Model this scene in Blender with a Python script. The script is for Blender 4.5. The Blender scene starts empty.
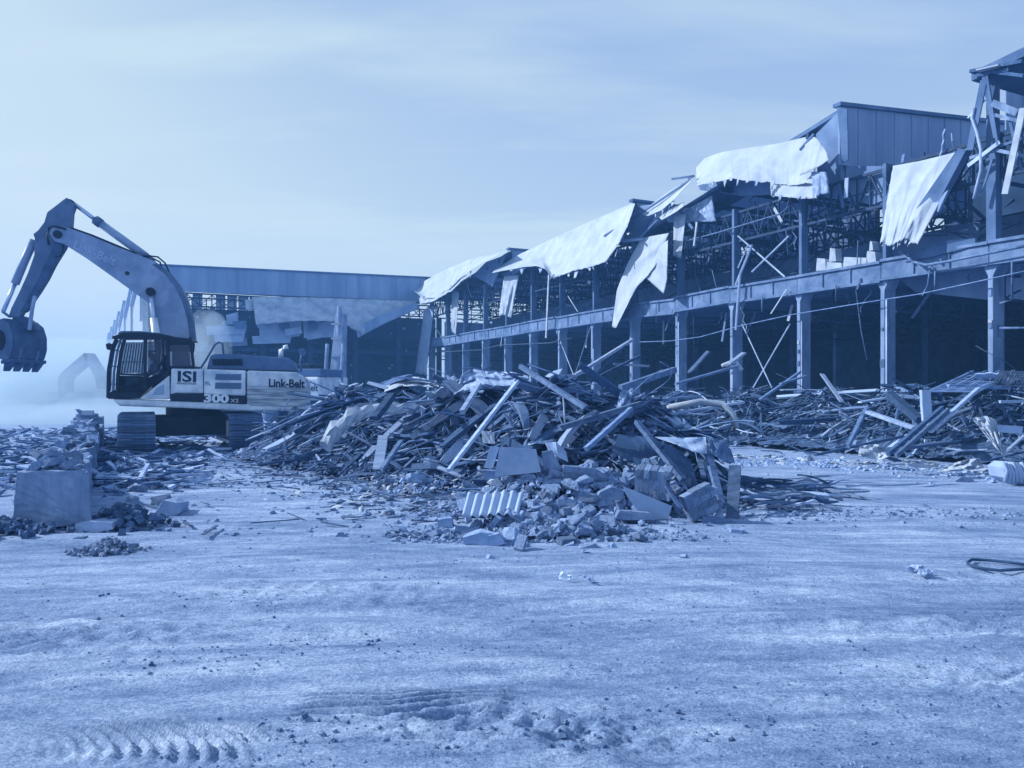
import bpy, bmesh, math, random
import numpy as np
from mathutils import Vector, Matrix, Euler
R = math.radians
scene = bpy.context.scene
col = scene.collection

# ------------------------------------------------------------------ camera
CAMH = 1.65; FPX = 770.0; CX = 512.0; HY = 392.0
cam_d = bpy.data.cameras.new('camera'); cam = bpy.data.objects.new('camera', cam_d); col.objects.link(cam)
cam.location = (0, 0, CAMH); cam.rotation_euler = (R(90), 0, 0)
cam_d.sensor_width = 36; cam_d.lens = FPX / 1024 * 36; cam_d.shift_y = (HY - 384) / 1024
cam_d.clip_start = 0.1; cam_d.clip_end = 5000
scene.camera = cam
# ------------------------------------------------------------------ world + sun
SUN_EL = R(33); SUN_AZ = Vector((-0.985, 0.17)).normalized()      # where the sun stands, seen from above
world = bpy.data.worlds.new('World'); scene.world = world; world.use_nodes = True
nt = world.node_tree; nt.nodes.clear()
wo = nt.nodes.new('ShaderNodeOutputWorld'); bg = nt.nodes.new('ShaderNodeBackground')
sky = nt.nodes.new('ShaderNodeTexSky'); sky.sky_type = 'NISHITA'; sky.sun_disc = False
sky.sun_elevation = SUN_EL; sky.sun_rotation = math.atan2(SUN_AZ.x, SUN_AZ.y)
sky.air_density = 1.0; sky.dust_density = 1.5; sky.ozone_density = 1.5
# thin cirrus streaks mixed into the sky
tc = nt.nodes.new('ShaderNodeTexCoord'); sep = nt.nodes.new('ShaderNodeSeparateXYZ'); nt.links.new(tc.outputs['Generated'], sep.inputs[0])
ad = nt.nodes.new('ShaderNodeMath'); ad.operation = 'ADD'; ad.inputs[1].default_value = 0.16; nt.links.new(sep.outputs['Z'], ad.inputs[0])
mxz = nt.nodes.new('ShaderNodeMath'); mxz.operation = 'MAXIMUM'; mxz.inputs[1].default_value = 0.05; nt.links.new(ad.outputs[0], mxz.inputs[0])
dv = nt.nodes.new('ShaderNodeVectorMath'); dv.operation = 'DIVIDE'; nt.links.new(tc.outputs['Generated'], dv.inputs[0])
cmb = nt.nodes.new('ShaderNodeCombineXYZ')
for i in range(3): nt.links.new(mxz.outputs[0], cmb.inputs[i])
nt.links.new(cmb.outputs[0], dv.inputs[1])
mp = nt.nodes.new('ShaderNodeMapping'); mp.inputs['Scale'].default_value = (0.55, 1.9, 1.0); mp.inputs['Rotation'].default_value = (0, 0, R(8))
nt.links.new(dv.outputs[0], mp.inputs['Vector'])
nz = nt.nodes.new('ShaderNodeTexNoise'); nz.inputs['Scale'].default_value = 1.3; nz.inputs['Detail'].default_value = 6; nz.inputs['Roughness'].default_value = 0.55
nt.links.new(mp.outputs[0], nz.inputs['Vector'])
rp = nt.nodes.new('ShaderNodeValToRGB'); rp.color_ramp.elements[0].position = 0.48; rp.color_ramp.elements[1].position = 0.78
rp.color_ramp.elements[1].color = (0.42, 0.42, 0.42, 1)
nt.links.new(nz.outputs['Fac'], rp.inputs[0])
# the sky's luminance, toned like the rest of the blue picture (value = lift + gain * luminance + cirrus)
bw = nt.nodes.new('ShaderNodeRGBToBW'); nt.links.new(sky.outputs[0], bw.inputs[0])
ma = nt.nodes.new('ShaderNodeMath'); ma.operation = 'MULTIPLY_ADD'; ma.inputs[1].default_value = 0.125; ma.inputs[2].default_value = 0.262; nt.links.new(bw.outputs[0], ma.inputs[0])
mb_ = nt.nodes.new('ShaderNodeMath'); mb_.operation = 'MULTIPLY_ADD'; mb_.inputs[1].default_value = 0.5; nt.links.new(rp.outputs[0], mb_.inputs[0]); nt.links.new(ma.outputs[0], mb_.inputs[2])
tone = nt.nodes.new('ShaderNodeValToRGB'); nt.links.new(mb_.outputs[0], tone.inputs[0])
tone.color_ramp.elements[0].color = (0, 0, 0, 1); tone.color_ramp.elements[1].color = (.64, .78, .86, 1)
for p_, c_ in [(.236, (.123, .238, .55, 1)), (.47, (.305, .455, .735, 1)), (.74, (.565, .715, .815, 1))]:
    e_ = tone.color_ramp.elements.new(p_); e_.color = c_
sc10 = nt.nodes.new('ShaderNodeVectorMath'); sc10.operation = 'SCALE'; sc10.inputs['Scale'].default_value = 10.0; nt.links.new(tone.outputs[0], sc10.inputs[0])
nt.links.new(sc10.outputs[0], bg.inputs['Color']); bg.inputs['Strength'].default_value = 0.10
nt.links.new(bg.outputs[0], wo.inputs['Surface'])
sun_d = bpy.data.lights.new('sun', 'SUN'); sun_d.energy = 5.0; sun_d.angle = R(0.55); sun_d.color = (1.0, 0.985, 0.97)
sun = bpy.data.objects.new('sun', sun_d); col.objects.link(sun)
sdir = Vector((SUN_AZ.x * math.cos(SUN_EL), SUN_AZ.y * math.cos(SUN_EL), math.sin(SUN_EL)))
sun.rotation_euler = sdir.to_track_quat('Z', 'Y').to_euler(); sun.location = (-30, 10, 40)
vs = scene.view_settings; vs.view_transform = 'Standard'; vs.look = 'None'; vs.exposure = 0.10; vs.gamma = 1.0; vs.use_curve_mapping = False
scene.render.engine = 'CYCLES'
cy = scene.cycles; cy.max_bounces = 6; cy.diffuse_bounces = 4; cy.glossy_bounces = 2; cy.transmission_bounces = 4; cy.transparent_max_bounces = 8
cy.volume_bounces = 2; cy.use_denoising = True; cy.volume_step_rate = 1.0; cy.volume_max_steps = 256
try: cy.denoiser = 'OPENIMAGEDENOISE'
except Exception: pass

# ------------------------------------------------------------------ helpers
rng = random.Random(7)
def ray(x, y): return Vector(((x - CX) / FPX, 1.0, (HY - y) / FPX))
CAMP = Vector((0, 0, CAMH))
def at(x, y, Y): return CAMP + ray(x, y) * Y                    # pixel at a known distance
def onground(x, y, z=0.0):
    d = ray(x, y); return CAMP + d * ((z - CAMH) / d.z)
def onplane(x, y, p, n):
    d = ray(x, y); return CAMP + d * ((p - CAMP).dot(n) / d.dot(n))

STOPS = [(0.0, (.40, 1, 2.4)), (.06, (.42, 1, 2.3)), (.236, (.64, 1.0, 1.75)), (.5, (.79, 1.02, 1.42)), (.8, (.89, 1.02, 1.15)), (1, (.94, 1.01, 1.05))]
def D(g):
    """the blue toning of the whole place: a grey of luminance g in its toned colour"""
    for (a, ca), (b, cb) in zip(STOPS, STOPS[1:]):
        if g <= b:
            f = (g - a) / (b - a)
            return tuple(min(1, g * (ca[i] * (1 - f) + cb[i] * f)) for i in range(3)) + (1,)
    return (1, 1, 1, 1)

def vnoise(x, y, seed=0):
    x = np.asarray(x, float); y = np.asarray(y, float)
    xi = np.floor(x).astype(np.int64); yi = np.floor(y).astype(np.int64); xf = x - xi; yf = y - yi
    u = xf * xf * (3 - 2 * xf); v = yf * yf * (3 - 2 * yf)
    def h(a, b):
        n = (a * 374761393 + b * 668265263 + seed * 1442695) & 0x7fffffff
        n = ((n ^ (n >> 13)) * 1274126177) & 0x7fffffff
        n = n ^ (n >> 16)
        return (n & 0xffff) / 65535.0
    return (h(xi, yi) * (1 - u) + h(xi + 1, yi) * u) * (1 - v) + (h(xi, yi + 1) * (1 - u) + h(xi + 1, yi + 1) * u) * v
def fbm(x, y, o=4, seed=0):
    s = 0; a = .5; x = np.asarray(x, float); y = np.asarray(y, float)
    for i in range(o):
        s = s + a * vnoise(x, y, seed + i); a *= .5; x = x * 2.03 + 3.1; y = y * 2.01 + 1.7
    return s

MATS = {}
def mat(name, g, var=.35, scale=3.0, rough=.85, bump=.3, bscale=None, metal=0.0, stretch=(1, 1, 1), spec=.12, coord='Object', fine=0.5, rand=0.0, pale=0.0):
    if name in MATS: return MATS[name]
    m = bpy.data.materials.new(name); m.use_nodes = True; n = m.node_tree; b = n.nodes['Principled BSDF']
    t = n.nodes.new('ShaderNodeTexCoord'); mpn = n.nodes.new('ShaderNodeMapping'); mpn.inputs['Scale'].default_value = stretch
    n.links.new(t.outputs[coord], mpn.inputs['Vector'])
    a = n.nodes.new('ShaderNodeTexNoise'); a.inputs['Scale'].default_value = scale; a.inputs['Detail'].default_value = 8; a.inputs['Roughness'].default_value = .5 + .25 * fine
    n.links.new(mpn.outputs[0], a.inputs['Vector'])
    r = n.nodes.new('ShaderNodeValToRGB'); r.color_ramp.elements[0].position = .3; r.color_ramp.elements[1].position = .72
    r.color_ramp.elements[0].color = D(g * (1 - var)); r.color_ramp.elements[1].color = D(min(.9, g * (1 + var)))
    for q_ in r.color_ramp.elements:                            # pale: closer to neutral white
        c_ = q_.color; l_ = c_[1]; q_.color = tuple(c_[i] * (1 - pale) + l_ * (.90, 1.0, 1.06)[i] * pale for i in range(3)) + (1,)
    n.links.new(a.outputs['Fac'], r.inputs[0])
    src = r.outputs[0]
    if rand > 0:
        oi = n.nodes.new('ShaderNodeObjectInfo'); mr = n.nodes.new('ShaderNodeMapRange')
        mr.inputs['To Min'].default_value = 1 - rand; mr.inputs['To Max'].default_value = 1 + rand
        n.links.new(oi.outputs['Random'], mr.inputs['Value'])
        sc = n.nodes.new('ShaderNodeVectorMath'); sc.operation = 'SCALE'
        n.links.new(src, sc.inputs[0]); n.links.new(mr.outputs[0], sc.inputs['Scale']); src = sc.outputs[0]
    n.links.new(src, b.inputs['Base Color'])
    b.inputs['Roughness'].default_value = rough; b.inputs['Metallic'].default_value = metal; b.inputs['Specular IOR Level'].default_value = spec
    if bump > 0:
        c = n.nodes.new('ShaderNodeTexNoise'); c.inputs['Scale'].default_value = bscale or scale * 4; c.inputs['Detail'].default_value = 6
        n.links.new(mpn.outputs[0], c.inputs['Vector'])
        bu = n.nodes.new('ShaderNodeBump'); bu.inputs['Strength'].default_value = bump; bu.inputs['Distance'].default_value = .03
        n.links.new(c.outputs['Fac'], bu.inputs['Height']); n.links.new(bu.outputs[0], b.inputs['Normal'])
    MATS[name] = m; return m

class MB:
    def __init__(s): s.v = []; s.f = []
    def add(s, vs_, fs): b = len(s.v); s.v += [tuple(q) for q in vs_]; s.f += [tuple(i + b for i in f) for f in fs]
    def hexa(s, p): s.add(p, [(3, 2, 1, 0), (4, 5, 6, 7), (0, 1, 5, 4), (1, 2, 6, 5), (2, 3, 7, 6), (3, 0, 4, 7)])
    def box(s, c, size, rot=None):
        M = rot.to_3x3() if rot is not None else Matrix.Identity(3); c = Vector(c); hx, hy, hz = [q / 2 for q in size]
        s.hexa([c + M @ Vector(q) for q in [(-hx, -hy, -hz), (hx, -hy, -hz), (hx, hy, -hz), (-hx, hy, -hz), (-hx, -hy, hz), (hx, -hy, hz), (hx, hy, hz), (-hx, hy, hz)]])
    def bar(s, p, q, w, h, up=(0, 0, 1)):
        p = Vector(p); q = Vector(q); d = (q - p).normalized(); up = Vector(up)
        if abs(d.dot(up)) > .97: up = Vector((1, 0, 0)) if abs(d.x) < .9 else Vector((0, 1, 0))
        a = d.cross(up).normalized() * (w / 2); b = a.cross(d).normalized() * (h / 2)
        s.hexa([p - a - b, p + a - b, p + a + b, p - a + b, q - a - b, q + a - b, q + a + b, q - a + b])
    def prism(s, poly, off):
        n = len(poly); off = Vector(off); poly = [Vector(q) for q in poly]
        s.add(poly + [q + off for q in poly], [tuple(range(n)), tuple(range(2 * n - 1, n - 1, -1))] + [(i, i + n, (i + 1) % n + n, (i + 1) % n) for i in range(n)])
    def tube(s, path, r, k=8, r2=None):
        path = [Vector(q) for q in path]; n = len(path); rings = []
        for i, p in enumerate(path):
            d = (path[min(i + 1, n - 1)] - path[max(i - 1, 0)]).normalized()
            up = Vector((0, 0, 1)) if abs(d.z) < .9 else Vector((1, 0, 0))
            a = d.cross(up).normalized(); b = a.cross(d)
            rr = r if r2 is None else r + (r2 - r) * i / (n - 1)
            rings.append([p + (a * math.cos(2 * math.pi * j / k) + b * math.sin(2 * math.pi * j / k)) * rr for j in range(k)])
        fs = []
        for i in range(n - 1):
            for j in range(k): fs.append((i * k + j, i * k + (j + 1) % k, (i + 1) * k + (j + 1) % k, (i + 1) * k + j))
        fs.append(tuple(range(k - 1, -1, -1))); fs.append(tuple((n - 1) * k + j for j in range(k)))
        s.add([q for rg in rings for q in rg], fs)
    def build(s, name, m, parent=None, origin=None, smooth=False, bevel=0):
        me = bpy.data.meshes.new(name); o0 = Vector(origin) if origin is not None else Vector((0, 0, 0))
        me.from_pydata([tuple(Vector(q) - o0) for q in s.v], [], s.f); me.update()
        bm = bmesh.new(); bm.from_mesh(me); bmesh.ops.recalc_face_normals(bm, faces=bm.faces); bm.to_mesh(me); bm.free()
        if smooth:
            for p in me.polygons: p.use_smooth = True
        return link(name, me, m, parent, o0, bevel)
def link(name, me, m, parent=None, loc=(0, 0, 0), bevel=0):
    o = bpy.data.objects.new(name, me); col.objects.link(o); o.location = loc
    if m is not None and not me.materials: me.materials.append(m)
    if parent is not None: setparent(o, parent)
    if bevel:
        b = o.modifiers.new('bevel', 'BEVEL'); b.width = bevel; b.segments = 2; b.limit_method = 'ANGLE'
    return o
WM = {}
def wm(o):                                  # world matrix without waiting for an update
    if o.parent is None: return o.matrix_basis.copy()
    return wm(o.parent) @ o.matrix_parent_inverse @ o.matrix_basis
def setparent(o, p): o.parent = p; o.matrix_parent_inverse = wm(p).inverted()
def tag(o, label, cat=None, group=None, kind=None):
    if label: o['label'] = label
    if cat: o['category'] = cat
    if group: o['group'] = group
    if kind: o['kind'] = kind
    return o
def thing(name, label, cat, loc, group=None):
    o = bpy.data.objects.new(name, None); col.objects.link(o); o.location = loc; o.empty_display_size = .2
    return tag(o, label, cat, group)
def grid_mesh(name, P, m, parent=None, thick=.03, kind=None, smooth=True, origin=None):
    """P[rows][cols] of points -> sheet with real thickness"""
    r = len(P); c = len(P[0]); o0 = Vector(origin) if origin is not None else Vector((0, 0, 0))
    me = bpy.data.meshes.new(name)
    me.from_pydata([tuple(Vector(q) - o0) for row in P for q in row], [], [(i * c + j, i * c + j + 1, (i + 1) * c + j + 1, (i + 1) * c + j) for i in range(r - 1) for j in range(c - 1)])
    if smooth:
        for p in me.polygons: p.use_smooth = True
    o = link(name, me, m, parent, o0)
    if thick:
        s = o.modifiers.new('thick', 'SOLIDIFY'); s.thickness = thick; s.offset = 0
    return o
def resample(pl, n):
    pl = [Vector((a, b)) for a, b in pl]; L = [0]
    for a, b in zip(pl, pl[1:]): L.append(L[-1] + (b - a).length)
    out = []
    for i in range(n):
        s = L[-1] * i / (n - 1); k = 0
        while k < len(pl) - 2 and L[k + 1] < s: k += 1
        f = 0 if L[k + 1] == L[k] else (s - L[k]) / (L[k + 1] - L[k]); out.append(pl[k].lerp(pl[k + 1], f))
    return out

# ------------------------------------------------------------------ materials
M_GROUND = None
m_conc = mat('concrete', .36, .3, 1.6, .9, .5, 14)
m_concdark = mat('concrete_weathered', .25, .6, 2.4, .9, .9, 16, stretch=(1, 1, .35))
m_column = mat('column_concrete', .29, .45, 1.8, .9, .5, 14, stretch=(1, 1, .3))
m_beam = mat('beam_concrete', .20, .45, 1.6, .85, .5, 14)
m_steel = mat('truss_steel', .055, .4, 3, .6, .1, 10)
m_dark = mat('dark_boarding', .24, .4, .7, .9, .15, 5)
m_night = mat('shade_boarding', .06, .4, .7, .9, .15, 5)  # boarding coloured near black to pass for the unlit interior
m_deck = mat('roof_deck', .16, .4, .8, .9, .2, 6)
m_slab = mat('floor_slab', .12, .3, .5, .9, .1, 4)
m_siding = mat('metal_siding', .31, .26, .8, .6, .08, 5, stretch=(1, 1, .12))
m_tarp = mat('white_membrane', .44, .18, 1.1, .65, .2, 4, pale=.55)
m_tarpdirty = mat('dirty_membrane', .42, .3, 2.0, .75, .25, 8, pale=.5)
m_insul = mat('insulation', .36, .45, 5, .95, .8, 25)
m_panel = mat('grey_panel', .40, .2, 1.2, .7, .1, 6)
m_wood = [mat('wood_dark', .10, .5, 2.0, .9, .4, 12, stretch=(.6, 6, 6), rand=.35), mat('wood_grey', .19, .45, 2.0, .9, .4, 12, stretch=(.6, 6, 6), rand=.4),
          mat('wood_pale', .38, .35, 2.0, .85, .35, 12, stretch=(.6, 6, 6), rand=.3)]
m_brick = mat('brick_dusty', .28, .4, 5, .92, .6, 30, rand=.35)
m_chunk = mat('concrete_rubble', .30, .4, 3, .92, .8, 22, rand=.3)
m_sheet = mat('sheet_metal', .42, .3, 2, .5, .15, 6, metal=.15, rand=.3)
m_bar = mat('steel_bar', .16, .5, 4, .6, .2, 20, rand=.5)
m_rubber = mat('black_rubber', .03, .3, 5, .6, .1)
m_fill = mat('debris_fill', .11, .7, 4, .95, 1.0, 14)
m_white = mat('white_paint', .74, .42, 2.2, .38, .06, 6, spec=.5, pale=.3)
m_boom = mat('boom_paint', .31, .4, 1.4, .5, .06, 6, spec=.4)
m_armp = mat('arm_paint', .13, .35, 2.0, .55, .1, 8, spec=.4)
m_black = mat('black_paint', .018, .4, 2, .5, .04, 8, spec=.2)
m_hood = mat('hood_paint', .16, .25, 2, .5, .05, 8)
m_scrape = mat('scraped_paint', .45, .85, 2.6, .55, .8, 9, stretch=(.5, .5, 6))
m_chrome = mat('cylinder_rod', .55, .1, 2, .25, 0, metal=.7)
m_track = mat('track_steel', .16, .5, 3, .6, .4, 18, rand=.25)
m_bucket = mat('bucket_steel', .10, .4, 2.5, .55, .2, 10)
m_letter = mat('lettering_dark', .03, .2, 2, .5, 0)
m_letterw = mat('lettering_white', .75, .1, 2, .5, 0)
m_letterg = mat('lettering_grey', .42, .1, 2, .5, 0)
m_vest = mat('vest', .6, .2, 8, .9, .2); m_skin = mat('skin', .3, .1, 5, .6, 0); m_cloth = mat('work_clothes', .06, .3, 6, .9, .2)
m_paper = mat('paper_scrap', .7, .15, 8, .8, .2)
def glassmat(name, g, tr):
    m = bpy.data.materials.new(name); m.use_nodes = True; n = m.node_tree; b = n.nodes['Principled BSDF']
    b.inputs['Base Color'].default_value = D(g); b.inputs['Roughness'].default_value = .15
    t = n.nodes.new('ShaderNodeBsdfTransparent'); t.inputs[0].default_value = (.75, .85, .95, 1); mx = n.nodes.new('ShaderNodeMixShader'); mx.inputs[0].default_value = tr
    n.links.new(b.outputs[0], mx.inputs[1]); n.links.new(t.outputs[0], mx.inputs[2]); n.links.new(mx.outputs[0], n.nodes['Material Output'].inputs['Surface'])
    return m
m_glass = glassmat('cab_glass', .03, .55); m_glassdark = glassmat('dark_glass', .04, .25)
def panemat(name='dirty_pane', tr=.45):
    m = bpy.data.materials.new(name); m.use_nodes = True; n = m.node_tree; b = n.nodes['Principled BSDF']
    b.inputs['Base Color'].default_value = D(.25); b.inputs['Roughness'].default_value = .7
    t = n.nodes.new('ShaderNodeBsdfTranslucent'); t.inputs[0].default_value = D(tr); mx = n.nodes.new('ShaderNodeMixShader'); mx.inputs[0].default_value = .6
    n.links.new(b.outputs[0], mx.inputs[1]); n.links.new(t.outputs[0], mx.inputs[2]); n.links.new(mx.outputs[0], n.nodes['Material Output'].inputs['Surface'])
    return m
m_pane = panemat(); m_skylight = panemat('fibreglass_skylight', .26)

# ------------------------------------------------------------------ ground
def ground_mat():
    m = bpy.data.materials.new('dusty_ground'); m.use_nodes = True; n = m.node_tree; b = n.nodes['Principled BSDF']; L = n.links
    g = n.nodes.new('ShaderNodeNewGeometry')
    def noise(sc, st=(1, 1, 1), det=8, ro=.6, rot=0):
        mp_ = n.nodes.new('ShaderNodeMapping'); mp_.inputs['Scale'].default_value = st; mp_.inputs['Rotation'].default_value = (0, 0, R(rot)); L.new(g.outputs['Position'], mp_.inputs['Vector'])
        t = n.nodes.new('ShaderNodeTexNoise'); t.inputs['Scale'].default_value = sc; t.inputs['Detail'].default_value = det; t.inputs['Roughness'].default_value = ro
        L.new(mp_.outputs[0], t.inputs['Vector']); return t.outputs['Fac']
    def math_(op, a, b_):
        q = n.nodes.new('ShaderNodeMath'); q.operation = op
        for i, v in enumerate((a, b_)):
            if isinstance(v, (int, float)): q.inputs[i].default_value = v
            else: L.new(v, q.inputs[i])
        return q.outputs[0]
    def arcs(cx, cy_, sl, sa, det, ro):                          # streaks that sweep in circles, like turning vehicles leave
        v0 = n.nodes.new('ShaderNodeVectorMath'); v0.operation = 'SUBTRACT'; v0.inputs[1].default_value = (cx, cy_, 0); L.new(g.outputs['Position'], v0.inputs[0])
        le = n.nodes.new('ShaderNodeVectorMath'); le.operation = 'LENGTH'; L.new(v0.outputs[0], le.inputs[0]); sp = n.nodes.new('ShaderNodeSeparateXYZ'); L.new(v0.outputs[0], sp.inputs[0])
        an = math_('ARCTAN2', sp.outputs[1], sp.outputs[0]); cb = n.nodes.new('ShaderNodeCombineXYZ'); L.new(math_('MULTIPLY', le.outputs['Value'], sl), cb.inputs[0]); L.new(math_('MULTIPLY', an, sa), cb.inputs[1])
        t = n.nodes.new('ShaderNodeTexNoise'); t.inputs['Scale'].default_value = 1; t.inputs['Detail'].default_value = det; t.inputs['Roughness'].default_value = ro; L.new(cb.outputs[0], t.inputs['Vector']); return t.outputs['Fac']
    big = noise(.55, (.7, 1.1, 1), 5, .6, 12); streak = arcs(4, -26, 4.2, 9, 9, .7); streak2 = arcs(-13, -24, 3.4, 9, 9, .7); mid = noise(2.6, (1, 1.5, 1), 11, .78); grit = noise(24, (1, 1, 1), 6, .75); grain = noise(70, (1, 1, 1), 3, .7)
    def rng_(x, a, b_):
        q = n.nodes.new('ShaderNodeMapRange'); q.inputs['From Min'].default_value = .34; q.inputs['From Max'].default_value = .66; q.inputs['To Min'].default_value = a; q.inputs['To Max'].default_value = b_; q.clamp = False; L.new(x, q.inputs['Value']); return q.outputs[0]
    s = math_('MULTIPLY', rng_(big, .74, 1.18), rng_(streak, .60, 1.26)); s = math_('MULTIPLY', s, rng_(streak2, .76, 1.16)); s = math_('MULTIPLY', s, rng_(mid, .80, 1.15)); s = math_('MULTIPLY', s, rng_(grit, .78, 1.18)); s = math_('MULTIPLY', s, rng_(grain, .62, 1.32)); s = math_('MULTIPLY', s, .46)
    r = n.nodes.new('ShaderNodeValToRGB'); e = r.color_ramp.elements; e[0].position = 0.06; e[0].color = D(.07); e[1].position = .85; e[1].color = D(.74)
    for q_ in (.2, .35, .5, .65): k = e.new(q_); k.color = D(q_ * .93)
    L.new(s, r.inputs[0]); L.new(r.outputs[0], b.inputs['Base Color']); b.inputs['Roughness'].default_value = .95; b.inputs['Specular IOR Level'].default_value = .15
    h = math_('ADD', math_('MULTIPLY', mid, .55), math_('MULTIPLY', grit, .30)); h = math_('ADD', h, math_('MULTIPLY', grain, .13)); h = math_('ADD', h, math_('MULTIPLY', streak, 1.0)); h = math_('ADD', h, math_('MULTIPLY', streak2, .6))
    bu = n.nodes.new('ShaderNodeBump'); bu.inputs['Strength'].default_value = 1.0; bu.inputs['Distance'].default_value = .05
    L.new(h, bu.inputs['Height']); L.new(bu.outputs[0], b.inputs['Normal'])
    return m
def steps(a, b, d): return list(np.arange(a, b, d))
def geo(a, b, n): return [a * (b / a) ** (i / n) for i in range(1, n + 1)]
xh = steps(0, 2.6, .02) + steps(2.6, 4, .03) + steps(4, 14, .11) + [14.0] + geo(14, 1500, 34)
xs = np.array(sorted([-q for q in xh if q > 0] + xh))
ys = np.array([-1500, -300, -80, -20, -6, -1, 1] + steps(2.4, 3.3, .026) + steps(3.3, 4.6, .014) + steps(4.6, 6.2, .026) + steps(6.2, 12, .06) + steps(12, 30, .16) + [30.0] + geo(30, 1500, 34))
GX, GY = np.meshgrid(xs, ys)
def ground_z(X, Y):
    X = np.asarray(X, float); Y = np.asarray(Y, float)
    fade = np.clip((45 - np.abs(Y)) / 20, 0, 1) * np.clip((40 - np.abs(X)) / 20, 0, 1)
    z = (fbm(X * .25, Y * .35, 3, 3) - .44) * .12 + (fbm(X * 1.1, Y * 2.2, 4, 5) - .45) * .04 + (fbm(X * 7, Y * 9, 3, 9) - .43) * .018 + (fbm(X * .9 + Y * .3, Y * 7, 4, 12) - .45) * .03 + (fbm(X * 16, Y * 18, 2, 14) - .4) * .012 * (fbm(X * .8, Y * 1.1, 2, 15) > .42)
    # wandering wheel ruts across the yard
    for y0, sl, w, a, sd in [(5.1, .05, .16, .03, 1), (5.9, .03, .2, .035, 2), (7.0, -.06, .22, .03, 3), (4.55, .02, .12, .022, 4), (8.6, .08, .3, .03, 6)]:
        yc = y0 + sl * X + (fbm(X * .3 + sd * 7, X * 0 + sd, 2, sd) - .4) * .9
        z -= a * np.exp(-((Y - yc) / w) ** 2) * (.3 + fbm(X * .8, Y * 0 + sd, 2, sd + 4)); z += .5 * a * np.exp(-((Y - yc - 1.9 * w) / w) ** 2)
    # straight scrape marks (long parallel grooves)
    m = np.clip((X + 1.15) / .15, 0, 1) * np.clip((.05 - X) / .12, 0, 1) * np.exp(-((Y - 4.15 - .05 * X) / .21) ** 4)
    z -= m * .08 * np.clip(np.sin((Y - .13 * X + .02 * np.sin(X * 7) + .03 * fbm(X * 3, Y * 0, 2, 31)) * 2 * math.pi / .085), -.3, 1) * (.5 + fbm(X * 4, Y * 6, 2, 33))
    # curved grouser prints of a turning track
    u = X + 2.0 * (Y - 3.52) ** 2 + .35 * (Y - 3.6) + .03 * fbm(X * 6, Y * 6, 2, 35)
    m = np.clip((X + 2.4) / .6, 0, 1) * np.clip((-1.12 - X) / .2, 0, 1) * np.exp(-((Y - 3.68 + .05 * (X + 1.7)) / .20) ** 4)
    z += m * .075 * (np.abs(((u / .088) % 1) - .5) * 2 - .5) * (.5 + fbm(X * 5, Y * 5, 2, 21))
    # broken clumpy soil in the foreground and by the hose
    for cx, cy_, rx, ry, a in [(.35, 3.75, .7, .25, .05), (-.2, 3.9, .5, .2, .04), (3.2, 4.4, 1.0, .35, .05), (5.2, 6.6, 1.2, .5, .05), (-3.2, 5.2, 1.2, .4, .04), (3.5, 5.4, 1.5, .3, .035), (-1.6, 6.4, 1.6, .4, .03)]:
        z += a * np.exp(-((X - cx) / rx) ** 2 - ((Y - cy_) / ry) ** 2) * (fbm(X * 9, Y * 13, 4, 41) - .45) * 3
    # two long faint grooves bottom middle
    for x0, y0, sl in ((-.3, 3.75, .16), (-2.0, 4.5, .05), (1.5, 5.0, -.04)):
        z -= .022 * np.exp(-((Y - y0 - sl * (X - x0)) / .018) ** 2) * np.clip(1 - np.abs(X - x0) / .8, 0, 1)
    # a shallow scraped hollow bottom right
    z -= .035 * np.exp(-((X - .75) / .35) ** 2 - ((Y - 3.55 - .4 * (X - .75)) / .30) ** 2)
    return z * fade
GZ = ground_z(GX, GY)
nx, ny = len(xs), len(ys)
me = bpy.data.meshes.new('ground')
idx = np.arange(nx * ny).reshape(ny, nx)
quads = np.stack([idx[:-1, :-1], idx[:-1, 1:], idx[1:, 1:], idx[1:, :-1]], -1).reshape(-1, 4)
me.vertices.add(nx * ny); me.vertices.foreach_set('co', np.stack([GX, GY, GZ], -1).ravel())
me.loops.add(quads.size); me.loops.foreach_set('vertex_index', quads.ravel().astype(np.int32))
me.polygons.add(len(quads)); me.polygons.foreach_set('loop_start', np.arange(0, quads.size, 4, dtype=np.int32)); me.polygons.foreach_set('loop_total', np.full(len(quads), 4, dtype=np.int32))
me.update(); me.validate()
me.polygons.foreach_set('use_smooth', np.ones(len(quads), bool))
tag(link('ground', me, ground_mat()), None, kind='structure')
class Field:                                # a height field sampled once, looked up cheaply afterwards
    def __init__(s, fn, x0, x1, y0, y1, d):
        s.x0, s.y0, s.d = x0, y0, d; gx, gy = np.meshgrid(np.arange(x0, x1, d), np.arange(y0, y1, d)); s.a = fn(gx, gy).tolist(); s.nx = len(s.a[0]); s.ny = len(s.a)
    def __call__(s, x, y):
        u = (x - s.x0) / s.d; v = (y - s.y0) / s.d; i = int(u); j = int(v)
        if i < 0 or j < 0 or i >= s.nx - 1 or j >= s.ny - 1 or u < 0 or v < 0: return 0.0
        u -= i; v -= j; a, b = s.a[j], s.a[j + 1]
        return (a[i] * (1 - u) + a[i + 1] * u) * (1 - v) + (b[i] * (1 - u) + b[i + 1] * u) * v
gz = Field(ground_z, -30, 25, 2, 46, .06)
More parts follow.
